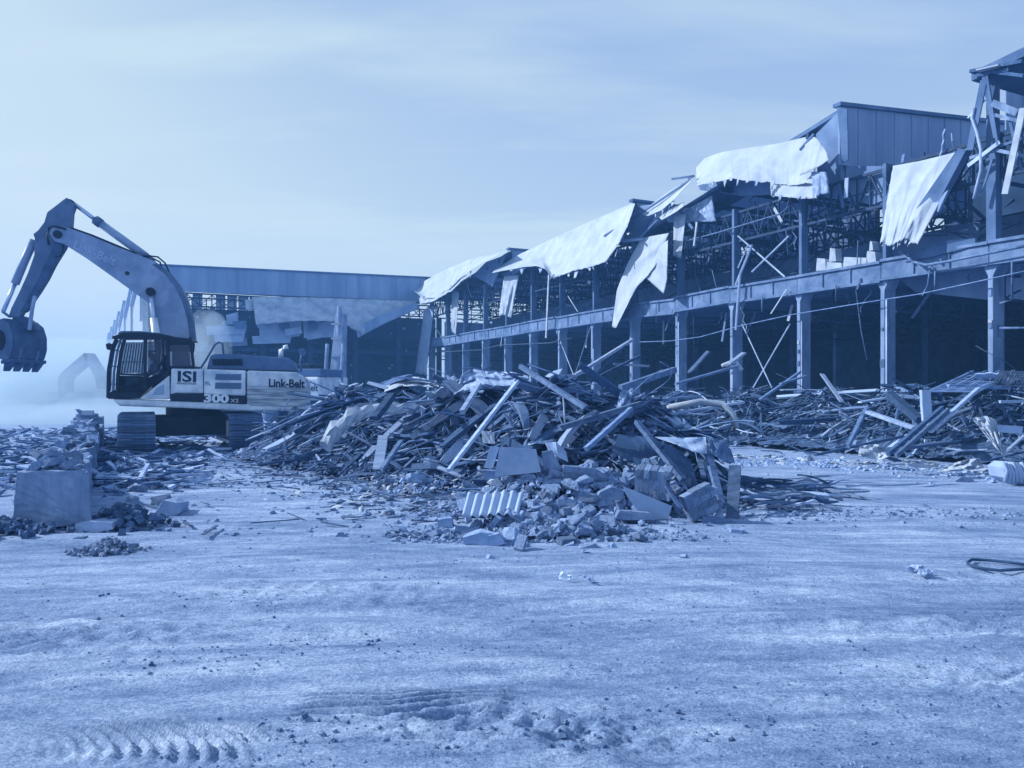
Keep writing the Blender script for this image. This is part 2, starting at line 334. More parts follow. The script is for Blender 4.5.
# ------------------------------------------------------------------ the mill building
P0 = Vector((15.2, 24, 0)); FD = Vector((-.4472, .8944, 0)); NI = Vector((.8944, .4472, 0)); UP = Vector((0, 0, 1))
def B(t, n, z): return P0 + FD * t + NI * n + UP * z            # along the facade, into the building, up
def Q(x, y, n=0.0): return onplane(x, y, P0 + NI * n, NI)         # a pixel on the plane n metres behind the facade
def tof(p): return (p - P0).dot(FD)
mill = thing('mill_building', 'half demolished mill building with concrete columns, bare trusses and torn white roofing', 'building', P0)
def slabbox(mb, t0, t1, n0, n1, z0, z1):
    mb.hexa([B(t0, n0, z0), B(t1, n0, z0), B(t1, n1, z0), B(t0, n1, z0), B(t0, n0, z1), B(t1, n0, z1), B(t1, n1, z1), B(t0, n1, z1)])
def pbox(name, m, t0, t1, n0, n1, z0, z1, parent=None, bevel=0):
    mb = MB(); slabbox(mb, t0, t1, n0, n1, z0, z1); return mb.build(name, m, parent or mill, bevel=bevel)
COLT = [.3 + 3.88 * k for k in range(-2, 14)]
ZB0, ZB1 = 5.70, 6.30                                          # lower girder
for k, t in enumerate(COLT):
    c = pbox('column', m_column, t - .085, t + .085, .02, .62, -.1, ZB0 - .36, bevel=.02)
    h = MB(); h.hexa([B(t - .085, .03, ZB0 - .362), B(t + .085, .03, ZB0 - .362), B(t + .085, .61, ZB0 - .362), B(t - .085, .61, ZB0 - .362), B(t - .26, .03, ZB0 - .004), B(t + .26, .03, ZB0 - .004), B(t + .26, .61, ZB0 - .004), B(t - .26, .61, ZB0 - .004)])
    h.build('bracket', m_column, c)
    for q in range(3):
        z_ = rng.uniform(.8, 5.0); w_ = rng.uniform(.03, .08); pbox('bolt_plate', rng.choice((m_bar, m_deck, m_tarpdirty)), t - w_, t + w_, -.012, .018, z_, z_ + rng.uniform(.08, .3), c)
    if rng.random() < .6: pbox('downpipe', m_sheet, t - .19, t - .14, .0, .05, .0, rng.uniform(3.2, 5.2), c)
    if rng.random() < .7:
        z_ = rng.uniform(1.5, 4.8); pbox('spalled_patch', m_concdark, t - .112, t + .112, .2, rng.uniform(.4, .628), z_, z_ + rng.uniform(.1, .4), c)
    top = 9.9 if k not in (6,) else 8.6
    pbox('upper_column', m_deck, t - .07, t + .07, .12, .50, ZB1 + .003, top)
# girder in lengths between columns, a little uneven
for k in range(len(COLT) - 1):
    a, b = COLT[k], COLT[k + 1]; j = rng.uniform(-.05, .05)
    g = MB()
    dz0, dz1 = rng.uniform(-.04, .04), rng.uniform(-.04, .04)
    if k == 6: dz0 = -.12
    def seg(n0, n1, z0, z1, mb):
        mb.hexa([B(a + .01, n0, z0 + dz0), B(b - .01, n0, z0 + dz1), B(b - .01, n1, z0 + dz1), B(a + .01, n1, z0 + dz0), B(a + .01, n0, z1 + dz0), B(b - .01, n0, z1 + dz1), B(b - .01, n1, z1 + dz1), B(a + .01, n1, z1 + dz0)])
    seg(-.06, .40, ZB0, ZB1, g); gi = g.build('girder', m_beam, mill, bevel=.015)
    f = MB(); seg(-.14, .42, ZB1 + .004, ZB1 + .10, f); f.build('flange', m_beam, gi)
    f = MB(); seg(-.12, .30, ZB0 - .07, ZB0 - .004, f); f.build('flange', m_beam, gi)
    for q in (1, 2): pbox('stiffener', m_beam, a + q * 1.29 - .02, a + q * 1.29 + .02, -.115, -.062, ZB0 + .05, ZB1 - .05, gi)
# floor slab, interior walls, ground floor
DEPTH = 34.0
pbox('floor_slab', m_slab, -12, 53, 1.0, DEPTH, ZB0 + .12, ZB0 + .42)
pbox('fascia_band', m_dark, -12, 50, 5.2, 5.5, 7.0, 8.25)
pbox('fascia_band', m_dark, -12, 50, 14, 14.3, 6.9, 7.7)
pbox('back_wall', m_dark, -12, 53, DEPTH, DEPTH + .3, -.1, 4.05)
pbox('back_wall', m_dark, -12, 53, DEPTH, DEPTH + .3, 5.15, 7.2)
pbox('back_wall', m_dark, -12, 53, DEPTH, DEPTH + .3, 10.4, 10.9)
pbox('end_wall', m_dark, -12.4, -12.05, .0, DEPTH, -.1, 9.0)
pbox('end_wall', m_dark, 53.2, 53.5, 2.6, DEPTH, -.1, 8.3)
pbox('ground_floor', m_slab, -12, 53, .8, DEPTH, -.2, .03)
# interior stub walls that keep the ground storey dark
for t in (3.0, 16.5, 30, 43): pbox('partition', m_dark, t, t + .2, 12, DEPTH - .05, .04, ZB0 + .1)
for n in (8, 16, 24):
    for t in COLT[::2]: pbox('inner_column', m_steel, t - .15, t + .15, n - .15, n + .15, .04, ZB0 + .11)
# window panes in the two bands of the back wall
pane_me = None
def pane(t0, t1, z0, z1, n):
    mb = MB(); slabbox(mb, t0, t1, n, n + .02, z0, z1); return mb.build('window_pane', m_pane, mill)
for (z0, z1, w, keep) in ((4.07, 5.13, 1.3, .9), (7.22, 8.75, 1.3, .9), (8.8, 10.38, 1.3, .9)):
    t = -11.9
    while t < 52.5:
        if rng.random() < keep: pane(t, t + w - .08, z0 + .02, z1 - .02, DEPTH + .1)
        pbox('mullion', m_steel, t + w - .07, t + w - .01, DEPTH + .06, DEPTH + .16, z0 + .002, z1 - .002)
        t += w
pbox('transom', m_steel, -12, 53, DEPTH + .05, DEPTH + .17, 8.755, 8.795)
# inner clerestory of dirty panes behind the first trusses
for z0, z1, n_ in ((9.2, 10.15, 10.6), (10.2, 11.1, 10.6), (11.15, 11.8, 10.6), (7.7, 8.4, 17.0), (8.45, 9.1, 17.0)):
    t = -4.0
    while t < 48:
        if rng.random() < .95: pane(t, t + 1.2, z0, z1, n_)
        pbox('mullion', m_steel, t + 1.21, t + 1.27, n_ - .05, n_ + .06, z0 - .01, z1 + .01); t += 1.29
for z in (10.155, 11.105): pbox('transom', m_steel, -4, 48, 10.54, 10.67, z, z + .04)
for z0, z1, keep in ((4.75, 5.55, .55),):
    t = -4.0
    while t < 48:
        if rng.random() < keep: pane(t, t + 1.2, z0, z1, 21.0)
        t += 1.3
# trusses
def truss(mb, p, q, z0, z1, bays, w=.09, alt=True):
    p = Vector(p); q = Vector(q)
    mb.bar(p + UP * z0, q + UP * z0, w * 1.2, w * 1.3); mb.bar(p + UP * z1, q + UP * z1, w * 1.2, w * 1.3)
    for i in range(bays + 1):
        a = p.lerp(q, i / bays); mb.bar(a + UP * (z0 + w * .7), a + UP * (z1 - w * .7), w * .8, w * .8)
        if i < bays:
            b = p.lerp(q, (i + 1) / bays)
            if (i % 2 == 0): mb.bar(a + UP * (z0 + w * .7), b + UP * (z1 - w * .7), w * .8, w * .7)
            else: mb.bar(a + UP * (z1 - w * .7), b + UP * (z0 + w * .7), w * .8, w * .7)
            if alt and rng.random() < .55:
                mb.bar(a + UP * (z0 + (z1 - z0) * .5), b + UP * (z0 + (z1 - z0) * .5), w * .5, w * .5)
for k in range(len(COLT) - 1):
    for n, z0, z1, bays, w in ((.34, 8.45, 9.75, 6, .08), (5.0, 8.3, 9.9, 5, .08), (9.5, 8.2, 9.8, 4, .08)):
        mb = MB(); truss(mb, B(COLT[k] + .15, n, 0), B(COLT[k + 1] - .15, n, 0), z0, z1, bays, w); mb.build('truss', m_steel, mill)
for t in COLT[::1]:
    mb = MB(); truss(mb, B(t, .75, 0), B(t, 11, 0), 8.35, 9.65, 6, .08); mb.build('truss', m_steel, mill)
    mb = MB(); truss(mb, B(t, .75, 0), B(t, 28, 0), 4.6, 5.4, 14, .07); mb.build('truss', m_steel, mill)
# sawtooth roof: upright siding face at each ridge, deck falling away behind it
RIDGE = [-7.5, 6.1, 19.55, 34.6, 53.1]; ZR = [12.7, 12.62, 11.95, 11.85, 12.2]
ZV = [10.4, 10.35, 10.1, 10.0, 10.0]
def deck(t0, z0, t1, z1, n0, n1, name='roof_deck', m=None, th=.16):
    mb = MB(); mb.hexa([B(t0, n0, z0 - th), B(t1, n0, z1 - th), B(t1, n1, z1 - th), B(t0, n1, z0 - th), B(t0, n0, z0), B(t1, n0, z1), B(t1, n1, z1), B(t0, n1, z0)])
    return mb.build(name, m or m_deck, mill)
def siding(t, z0, z1, n0, n1, w=1.05, parent=None, m=None):
    n = n0; i = 0
    while n < n1 - .05:
        e = min(n + w, n1); o = rng.uniform(-.012, .012)
        pbox('siding_panel', m or m_siding, t - .05 + o, t + o, n + .006, e - .006, z0, z1 + rng.uniform(-.01, .01), parent)
        pbox('panel_seam', m or m_siding, t - .085 + o, t - .055 + o, e - .03, e + .03, z0 + .01, z1 - .02, parent)
        n = e
for i in (1, 2, 3):
    zf = ZV[i]
    if i == 1:
        for q in range(13):
            n0, n1 = q * 1.05, q * 1.05 + 1.05; o_ = rng.uniform(-.015, .015); zt0 = ZR[i] - .06 + .088 * n0; zt1 = ZR[i] - .06 + .088 * n1; T_ = RIDGE[i] + o_
            mb = MB(); mb.hexa([B(T_ - .05, n0 + .008, zf), B(T_, n0 + .008, zf), B(T_, n1 - .008, zf), B(T_ - .05, n1 - .008, zf), B(T_ - .05, n0 + .008, zt0), B(T_, n0 + .008, zt0), B(T_, n1 - .008, zt1), B(T_ - .05, n1 - .008, zt1)]); mb.build('siding_panel', m_siding, mill)
            pbox('panel_seam', m_siding, T_ - .085, T_ - .055, n1 - .03, n1 + .03, zf + .01, zt1 - .05)
        mb = MB(); mb.hexa([B(RIDGE[i] + a, n_, ZR[i] + .088 * n_ + z_) for z_ in (-.05, .09) for a, n_ in ((-.16, -.05), (.2, -.05), (.2, 13.7), (-.16, 13.7))]); mb.build('coping', m_deck, mill)
    else:
        siding(RIDGE[i], zf, ZR[i] - .05, .3, 26)
        c = pbox('coping', m_deck, RIDGE[i] - .16, RIDGE[i] + .2, -.05, 26.1, ZR[i] - .04, ZR[i] + .09)
    t1 = RIDGE[i + 1] if i < 3 else 50.5
    z1 = ZV[i + 1]
    deck(RIDGE[i] + .21, ZR[i], t1 - .2, z1 + .05, .35, 2.4)
    for q in range(10):                                         # old fibreglass roof lights further in, a few fallen out
        for n0_, n1_ in ((2.45, 5.0), (5.05, 7.6), (7.65, 10.2)):
            if rng.random() < .14: continue
            f0, f1 = (q + .02) / 10, (q + .98) / 10; ta = RIDGE[i] + .21 + (t1 - .41 - RIDGE[i]) * f0; tb = RIDGE[i] + .21 + (t1 - .41 - RIDGE[i]) * f1; za = ZR[i] + (z1 + .05 - ZR[i]) * f0; zb = ZR[i] + (z1 + .05 - ZR[i]) * f1
            mb = MB(); mb.hexa([B(ta, n0_, za - .03), B(tb, n0_, zb - .03), B(tb, n1_, zb - .03), B(ta, n1_, za - .03), B(ta, n0_, za), B(tb, n0_, zb), B(tb, n1_, zb), B(ta, n1_, za)]); mb.build('roof_light', m_skylight, mill)
    for q in range(1, 8):                                       # purlins under the deck edge
        f = q / 8; tt = RIDGE[i] + (t1 - RIDGE[i]) * f; zz = ZR[i] + (z1 - ZR[i]) * f - .32
        pbox('purlin', m_steel, tt - .07, tt + .07, .2, 10.2, zz - .12, zz + .1)
# corner return sheet of the nearest siding face
pl = [Q(837, 107, -.05), Q(847, 109, -.03), Q(848, 160, -.03), Q(842, 163, -.06)]
mb = MB(); mb.prism(pl, NI * .05); mb.build('corner_sheet', m_deck, mill)
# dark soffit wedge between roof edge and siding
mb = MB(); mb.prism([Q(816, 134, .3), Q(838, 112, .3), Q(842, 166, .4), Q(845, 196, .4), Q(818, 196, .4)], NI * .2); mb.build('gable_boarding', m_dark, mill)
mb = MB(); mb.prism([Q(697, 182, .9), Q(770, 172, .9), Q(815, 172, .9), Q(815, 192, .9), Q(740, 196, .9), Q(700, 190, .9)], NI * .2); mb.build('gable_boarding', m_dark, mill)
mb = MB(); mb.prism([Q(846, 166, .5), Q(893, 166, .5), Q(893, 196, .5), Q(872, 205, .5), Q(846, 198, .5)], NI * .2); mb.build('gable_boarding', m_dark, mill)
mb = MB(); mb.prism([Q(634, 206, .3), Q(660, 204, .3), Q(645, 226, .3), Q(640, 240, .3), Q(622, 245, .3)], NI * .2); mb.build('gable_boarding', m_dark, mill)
# nearest tooth: only a ragged remnant of its roof reaches into view
nt0 = deck(-9, 12.95, .9, 11.95, .0, 9, 'broken_roof_deck', m_deck, .28)
for (a, b, w) in (((1024, 62), (972, 72), .30), ((1010, 70), (978, 76), .2), ((1024, 76), (985, 71), .12)):
    mb = MB(); mb.bar(Q(*a, -.15), Q(*b, -.2), w, .1); mb.build('broken_board', m_wood[0], mill)
mb = MB(); mb.bar(Q(1000, 66, -.3), Q(978, 71, -.4), .3, .05); mb.build('broken_board', m_tarpdirty, mill)
siding(2.6, 9.6, 13.5, 4.6, 15)
pbox('fascia_band', m_night, -12, .2, 2.0, 2.2, 7.4, 9.6)  # dark bands added to paint the shaded interior under the near roof
pbox('fascia_band', m_night, -12, 3.2, 3.4, 3.7, 7.9, 10.9)
mb = MB(); mb.bar(Q(993, 80, .2), Q(993, 245, .2), .30, .22, up=NI); mb.build('post', m_deck, mill)
def strip(pts, n, w, h, m, name='hanging_strip'):
    mb = MB()
    for a, b in zip(pts, pts[1:]): mb.bar(Q(*a, n), Q(*b, n), w, h, up=NI)
    return mb.build(name, m, mill)
def pipe(pts, n, r, m, name='hanging_pipe'):
    mb = MB(); mb.tube([Q(a, b, n) for a, b in pts], r, 7); return mb.build(name, m, mill, smooth=True)
pipe([(974, 108), (972, 118), (977, 132), (981, 150), (981, 170), (976, 190), (974, 199)], -.3, .055, m_sheet)
strip([(984, 76), (990, 108), (996, 138)], -.2, .10, .10, m_deck); strip([(987, 76), (994, 120), (998, 145)], -.3, .07, .07, m_deck)
strip([(984, 80), (978, 110), (970, 150)], -.25, .22, .05, m_deck)
strip([(1023, 108), (1005, 194)], -.4, .19, .05, m_tarpdirty); strip([(1010, 120), (1021, 170)], -.2, .09, .05, m_deck)
strip([(993, 103), (1018, 113)], -.3, .2, .12, m_concdark); strip([(995, 115), (1018, 121)], -.3, .1, .08, m_concdark)
strip([(968, 166), (1000, 142)], -.3, .12, .06, m_sheet); strip([(970, 158), (996, 150), (1024, 156)], -.2, .10, .06, m_concdark)
strip([(1000, 146), (1024, 138)], -.2, .08, .06, m_deck); strip([(992, 160), (986, 180), (980, 193)], -.2, .07, .05, m_deck); strip([(985, 100), (968, 118)], -.2, .05, .04, m_sheet)
# roofing membranes hanging over the broken edge
from mathutils import noise as mnoise
def ridge(x, y, s):
    v = mnoise.noise(Vector((x, y, s * 3.7))); return (1 - abs(v) * 2.2)
def patch(name, top, bot, n0, n1, m, cols=26, rows=12, wr=.10, seed=0, jag=0.0, thick=.012, label=None, parent=None, plane=Q):
    cols = int(cols * 1.6); rows = int(rows * 1.6); T = resample(top, cols); Bm = resample(bot, cols); P = []
    for i in range(rows):
        f = i / (rows - 1); row = []
        for j in range(cols):
            u = j / (cols - 1); ff = f
            if jag: ff = f * (1 - .05 * jag * (abs(mnoise.noise(Vector((u * 9, seed, 0)))) + .7 * abs(mnoise.noise(Vector((u * 31, seed, 5))))) )
            a = T[j].lerp(Bm[j], ff); e = (u < .01 or u > .99) * jag * .5 * mnoise.noise(Vector((f * 14, seed, 9)))
            w = (ridge(u * 3.2 + f * .9, f * .7 + seed, seed) - .5) * .9 + (ridge(u * 6 - f * 1.7, f * 1.6 + seed, seed + 1) - .5) * .22 + mnoise.noise(Vector((u * 18, f * 12, seed))) * .05
            row.append(plane(a.x + e, a.y, n0 + (n1 - n0) * f ** 1.2 - w * wr * (.25 + .75 * f)))
        P.append(row)
    o = grid_mesh(name, P, m, parent or mill, thick)
    if label: o['label'] = label
    return o
patch('roof_membrane', [(497, 268), (520, 254), (560, 235), (600, 217), (633, 203)], [(492, 273), (520, 268), (536, 266), (546, 270), (553, 279), (572, 272), (590, 268), (606, 262), (618, 246), (628, 226), (635, 204)], .2, -1.2, m_tarp, 60, 18, .22, 1, 1.3, label='broad white membrane over the middle roof slope')
patch('roof_membrane', [(411, 289), (440, 272), (470, 259), (508, 250)], [(414, 291), (424, 299), (438, 298), (450, 289), (460, 279), (475, 268), (492, 258), (509, 251)], .2, -1.2, m_tarp, 30, 10, .12, 2, 1.2, label='white membrane over the farthest roof slope')
patch('roof_membrane', [(416, 291), (430, 293), (452, 283), (462, 272)], [(420, 305), (433, 302), (452, 291), (463, 280)], -.6, -1.3, m_tarpdirty, 24, 8, .3, 3, 3)
patch('roof_membrane', [(639, 214), (665, 194), (691, 178)], [(648, 216), (662, 210), (676, 198), (692, 180)], -.1, -.8, m_tarp, 22, 10, .08, 4, .5, label='narrow white flap folded beside the tall membrane')
patch('roof_membrane', [(657, 216), (672, 207), (684, 202)], [(662, 220), (676, 212), (684, 206)], -.5, -.9, m_tarp, 12, 6, .05, 5, .5)
patch('roof_membrane', [(696, 168), (705, 158), (722, 152), (745, 148), (775, 144), (806, 137), (816, 137)], [(697, 186), (712, 183), (733, 179), (752, 182), (771, 184), (790, 186), (806, 184), (815, 184)], .3, -.7, m_tarp, 60, 20, .15, 6, 1.2, label='tall white membrane draped on the second roof slope')
patch('roof_membrane', [(771, 183), (790, 184), (808, 182), (818, 170)], [(771, 196), (786, 197), (800, 199), (817, 199)], -.5, -.8, m_tarp, 16, 8, .06, 7, 1)
patch('roof_membrane', [(806, 140), (817, 138), (826, 150)], [(800, 176), (814, 170), (829, 160)], -.5, -.9, m_tarp, 14, 8, .06, 8, .6)
patch('insulation_board', [(812, 172), (826, 172)], [(813, 198), (829, 193)], -.7, -.75, m_insul, 10, 10, .10, 9, 1.5, .08)
patch('insulation_board', [(664, 212), (690, 208), (712, 196)], [(668, 222), (700, 222), (716, 222)], .2, .0, m_insul, 14, 8, .2, 10, 1.5, .08)
# tatters along the lower edges of the membranes
rt = random.Random(52)
for edge, nn, cnt in (([(497, 272), (520, 268), (536, 266), (553, 278), (572, 272), (590, 268), (606, 262), (618, 246), (628, 226)], -1.15, 16), ([(414, 291), (424, 299), (438, 298), (450, 289), (460, 279), (475, 268)], -1.1, 9), ([(697, 185), (712, 183), (733, 179), (752, 182), (771, 184), (771, 196), (800, 198), (816, 198)], -.75, 14), ([(880, 244), (890, 247), (905, 240), (916, 245)], -.85, 6), ([(648, 216), (662, 210), (676, 198)], -.75, 4)):
    for p in resample(edge, cnt + 2)[1:-1]:
        x_ = p.x + rt.uniform(-4, 4); y_ = p.y - 1.5; L_ = rt.uniform(2, 9); w_ = rt.uniform(1.0, 4.5); k_ = rt.uniform(-2.5, 2.5)
        patch('tatter', [(x_, y_), (x_ + w_, y_)], [(x_ + k_, y_ + L_), (x_ + k_ + w_ * rt.uniform(.2, .7), y_ + L_ * rt.uniform(.6, 1))], nn, nn - .1, rt.choice((m_tarp, m_tarpdirty, m_insul)), 4, 4, .06, rt.randrange(99), 0)
# hanging sheets
def vpatch(name, left, right, n0, n1, m, **k): return patch(name, left, right, n0, n1, m, **k)
patch('hanging_membrane', [(641, 238), (628, 262), (617, 290), (612, 327)], [(669, 233), (663, 254), (650, 274), (637, 287), (625, 310), (616, 328)], -.3, -.8, m_tarp, 24, 14, .20, 11, 1.0, label='white sheet hanging torn over the girder')
patch('hanging_membrane', [(645, 277), (654, 262), (660, 246)], [(664, 294), (667, 280), (668, 240)], -.75, -1.0, m_tarp, 14, 10, .10, 12, .6, label='folded triangle of white sheet')
patch('hanging_membrane', [(893, 166), (920, 161), (945, 155), (968, 149)], [(880, 244), (890, 247), (905, 240), (917, 246)], .1, -.9, m_tarp, 30, 24, .16, 13, 1.2, label='long white sheet hanging from the siding to the girder')
patch('hanging_membrane', [(504, 276), (519, 275)], [(499, 315), (511, 318)], -.4, -.6, m_tarpdirty, 10, 14, .2, 14, 1.2)
patch('hanging_membrane', [(452, 290), (459, 292)], [(451, 332), (456, 335)], -.3, -.4, m_tarp, 6, 12, .1, 15, .8)
patch('hanging_membrane', [(674, 214), (686, 214)], [(673, 256), (681, 259)], -.3, -.35, m_tarpdirty, 10, 10, .06, 16, .8)
patch('hanging_panel', [(424, 310), (434, 306)], [(415, 374), (426, 376)], -.2, -.5, m_panel, 8, 14, .1, 17, .8)
mb = MB(); mb.bar(Q(549, 272, -.5), Q(546, 338, -.5), .16, .05, up=NI); mb.build('hanging_board', m_tarpdirty, mill)
mb = MB(); mb.bar(Q(697, 222, -.3), Q(694, 246, -.3), .10, .05, up=NI); mb.build('hanging_board', m_tarpdirty, mill)
mb = MB(); mb.bar(Q(847, 178, -.2), Q(846, 198, -.2), .16, .05, up=NI); mb.build('hanging_board', m_panel, mill)
# fallen deck slabs leaning under the big hanging sheet and elsewhere
mb = MB(); mb.prism([Q(966, 150, -.2), Q(958, 148, -.2), Q(914, 212, -.5), Q(917, 224, -.5), Q(932, 214, -.4)], NI * .3); mb.build('broken_deck_slab', m_deck, mill)
mb = MB(); mb.prism([Q(948, 190, -.3), Q(940, 196, -.3), Q(930, 208, -.4), Q(938, 212, -.4)], NI * .1); mb.build('broken_deck_slab', m_siding, mill)
mb = MB(); mb.prism([Q(505, 255, .3), Q(486, 262, .3), Q(473, 275, .1), Q(492, 286, .1), Q(498, 272, .2)], NI * .1); mb.build('leaning_panel', m_siding, mill)
for pts in ([(604, 236), (634, 218), (690, 180)], [(640, 238), (672, 205)], [(800, 150), (814, 134)], [(688, 178), (694, 176), (672, 179)]): strip(pts, -.5, .09, .07, m_deck, 'bent_purlin')
mb = MB(); mb.bar(Q(622, 241, -.4), Q(644, 239, -.4), .18, .12); mb.build('hanging_board', m_panel, mill)
# braces, cables and conduit
def brace(a, b, n=.2, r=.03, m=None): 
    mb = MB(); mb.tube([Q(*a, n), Q(*b, n)], r, 6); return mb.build('brace', m or m_sheet, mill)
brace((738, 236), (785, 277), .1, .04); brace((789, 236), (752, 272), .1, .04); brace((742, 324), (772, 388), .1, .03); brace((790, 324), (753, 388), .1, .03)
brace((752, 245), (736, 285), -.1, .06, m_panel); brace((740, 275), (736, 330), -.3, .06, m_panel); brace((748, 245), (738, 268), -.2, .03)
brace((552, 320), (574, 376), .1, .03); brace((592, 322), (576, 372), .1, .03); brace((433, 325), (448, 345), .1, .06, m_panel); brace((568, 296), (578, 312), .1, .03)
def cable(pts, n, r, name='cable'):
    mb = MB(); mb.tube([Q(a, b, n) for a, b in pts], r, 6); return mb.build(name, m_bar, mill, smooth=True)
cable([(640, 342), (670, 341), (700, 337), (740, 326), (790, 315), (850, 305), (920, 294), (985, 280), (1030, 270)], -.3, .022, 'conduit')
cable([(440, 352), (480, 350), (500, 345), (550, 343), (572, 338)], -.2, .04, 'conduit')
cable([(900, 251), (914, 262), (926, 265), (945, 262), (975, 256), (1030, 245)], -.4, .05, 'conduit')
cable([(858, 240), (856, 290), (861, 330), (867, 360)], .05, .018); cable([(930, 268), (928, 285), (922, 296)], -.2, .03); cable([(935, 268), (935, 290)], -.2, .03)
cable([(1012, 262), (1012, 300), (1000, 303)], -.2, .03); cable([(668, 250), (690, 240), (720, 232), (780, 214), (790, 206)], -.1, .035)
cable([(836, 285), (836, 302)], -.2, .025); cable([(762, 296), (762, 312)], -.2, .025); cable([(1000, 328), (1030, 328)], -.1, .04)
cable([(694, 270), (700, 290), (706, 300)], .2, .02); cable([(712, 270), (716, 286), (724, 296)], .2, .02); cable([(693, 300), (694, 360)], .3, .015); cable([(786, 230), (788, 255)], .2, .02)
# torn strips, laths and cables dangling from roof edge and girder
rh = random.Random(88)
for i in range(170):
    up_ = i < 115; t = rh.uniform(-.5, 50) if rh.random() < .5 else rh.uniform(-1, 22); n_ = rh.uniform(-.25, 2.5); z = rh.uniform(9.0, 10.6) if up_ else rh.uniform(5.3, 6.4); L_ = rh.uniform(.3, 1.7) * (1 if up_ else .8); lean = rh.gauss(0, .35); k_ = rh.random()
    mb = MB()
    if k_ < .5: mb.bar(B(t, n_, z), B(t + lean * L_, n_ - .1, z - L_), rh.uniform(.03, .16), .02, up=NI); mb.build('hanging_lath', rh.choice((m_deck, m_steel, m_wood[1], m_tarpdirty)), mill)
    else:
        pts = [B(t + lean * L_ * q / 5 + rh.gauss(0, .05), n_ + rh.gauss(0, .04), z - L_ * q / 5) for q in range(6)]; mb.tube(pts, rh.choice((.012, .02, .03)), 5); mb.build('hanging_cable', rh.choice((m_steel, m_deck, m_sheet)), mill)
for i in range(70):                                            # sagging and snapped members among the trusses
    t = rh.uniform(-1, 48); n_ = rh.uniform(.5, 5); z = rh.uniform(6.8, 9.6); mb = MB(); L_ = rh.uniform(1.2, 3.2); mb.bar(B(t, n_, z), B(t + L_, n_ + rh.uniform(-.4, .4), z + rh.gauss(0, .9)), rh.choice((.03, .045, .07)), .05); mb.build('snapped_member', m_steel, mill)
# broken masonry left standing on the girder
for (x0, x1, y0, y1) in ((816, 826, 258, 271), (826, 842, 262, 270), (829, 836, 248, 262), (843, 868, 257, 267), (866, 876, 251, 264), (869, 873, 241, 251)):
    mb = MB(); mb.prism([Q(x0, y1, .15), Q(x1, y1 - 1, .15), Q(x1 - 1, y0 + .8, .15), Q(x0 + 1, y0, .15)], NI * .35); mb.build('masonry_stub', m_tarpdirty, mill)
mb = MB(); mb.prism([Q(905, 262, -.1), Q(918, 250, -.2), Q(950, 240, -.2), Q(975, 238, -.1), Q(975, 246, -.1), Q(930, 257, -.2)], NI * .12); mb.build('sagging_plate', m_deck, mill)
mb = MB(); mb.prism([Q(895, 275, 1.5), Q(1040, 262, 1.5), Q(1040, 300, 1.6), Q(990, 300, 1.6), Q(915, 292, 1.6)], NI * .1); mb.build('sagging_plate', m_siding, mill)

# ------------------------------------------------------------------ the far wing (same sawtooth, steps out to the left)
T4 = 53.1
wing = thing('mill_wing', 'long far wing with grey siding parapet and loose panels hanging over a dark interior', 'building', B(T4, -11, 0))
def Wp(x, y, d=0.0): return onplane(x, y, B(T4 + d, 0, 0), FD)
def wbox(name, m, n0, n1, d0, d1, z0, z1, parent=None):
    mb = MB(); slabbox(mb, T4 + d0, T4 + d1, n0, n1, z0, z1); return mb.build(name, m, parent or wing)
n = -23.0; i = 0
while n < 2.4:
    w = 1.15; o = rng.uniform(-.02, .02); zt = 11.75 + (n + 23) / 26 * .55
    wbox('siding_panel', m_siding, n + .01, n + w - .01, -.06 + o, o, 9.75 + (n + 23) / 26 * .4, zt); wbox('panel_seam', m_siding, n + w - .04, n + w + .04, -.09 + o, -.065 + o, 9.8 + (n + 23) / 26 * .4, zt - .05); n += w
mb = MB(); mb.hexa([B(T4 - .2, -23.1, 11.74), B(T4 + .3, -23.1, 11.74), B(T4 + .3, 2.6, 12.3), B(T4 - .2, 2.6, 12.3), B(T4 - .2, -23.1, 11.86), B(T4 + .3, -23.1, 11.86), B(T4 + .3, 2.6, 12.42), B(T4 - .2, 2.6, 12.42)]); mb.build('coping', m_deck, wing)
mb = MB(); truss(mb, B(T4 + .5, -22.8, 0), B(T4 + .5, 2, 0), 8.7, 9.75, 26, .09); mb.build('truss', m_steel, wing)
mb = MB(); truss(mb, B(T4 + 2.5, -22.8, 0), B(T4 + 2.5, 2, 0), 8.6, 9.6, 22, .09); mb.build('truss', m_steel, wing)
wbox('back_boarding', m_night, -22.6, 4, 9, 9.3, -.1, 8.8)  # near-black colour here stands in for shade inside the wing
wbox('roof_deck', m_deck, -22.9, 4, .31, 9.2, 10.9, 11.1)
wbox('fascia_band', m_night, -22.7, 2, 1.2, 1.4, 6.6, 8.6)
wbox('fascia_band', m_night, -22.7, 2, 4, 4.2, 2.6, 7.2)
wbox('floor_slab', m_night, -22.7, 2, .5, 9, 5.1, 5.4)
for n in range(-22, 3, 4): wbox('column', m_steel, n - .2, n + .2, .1, .5, -.1, 8.6)
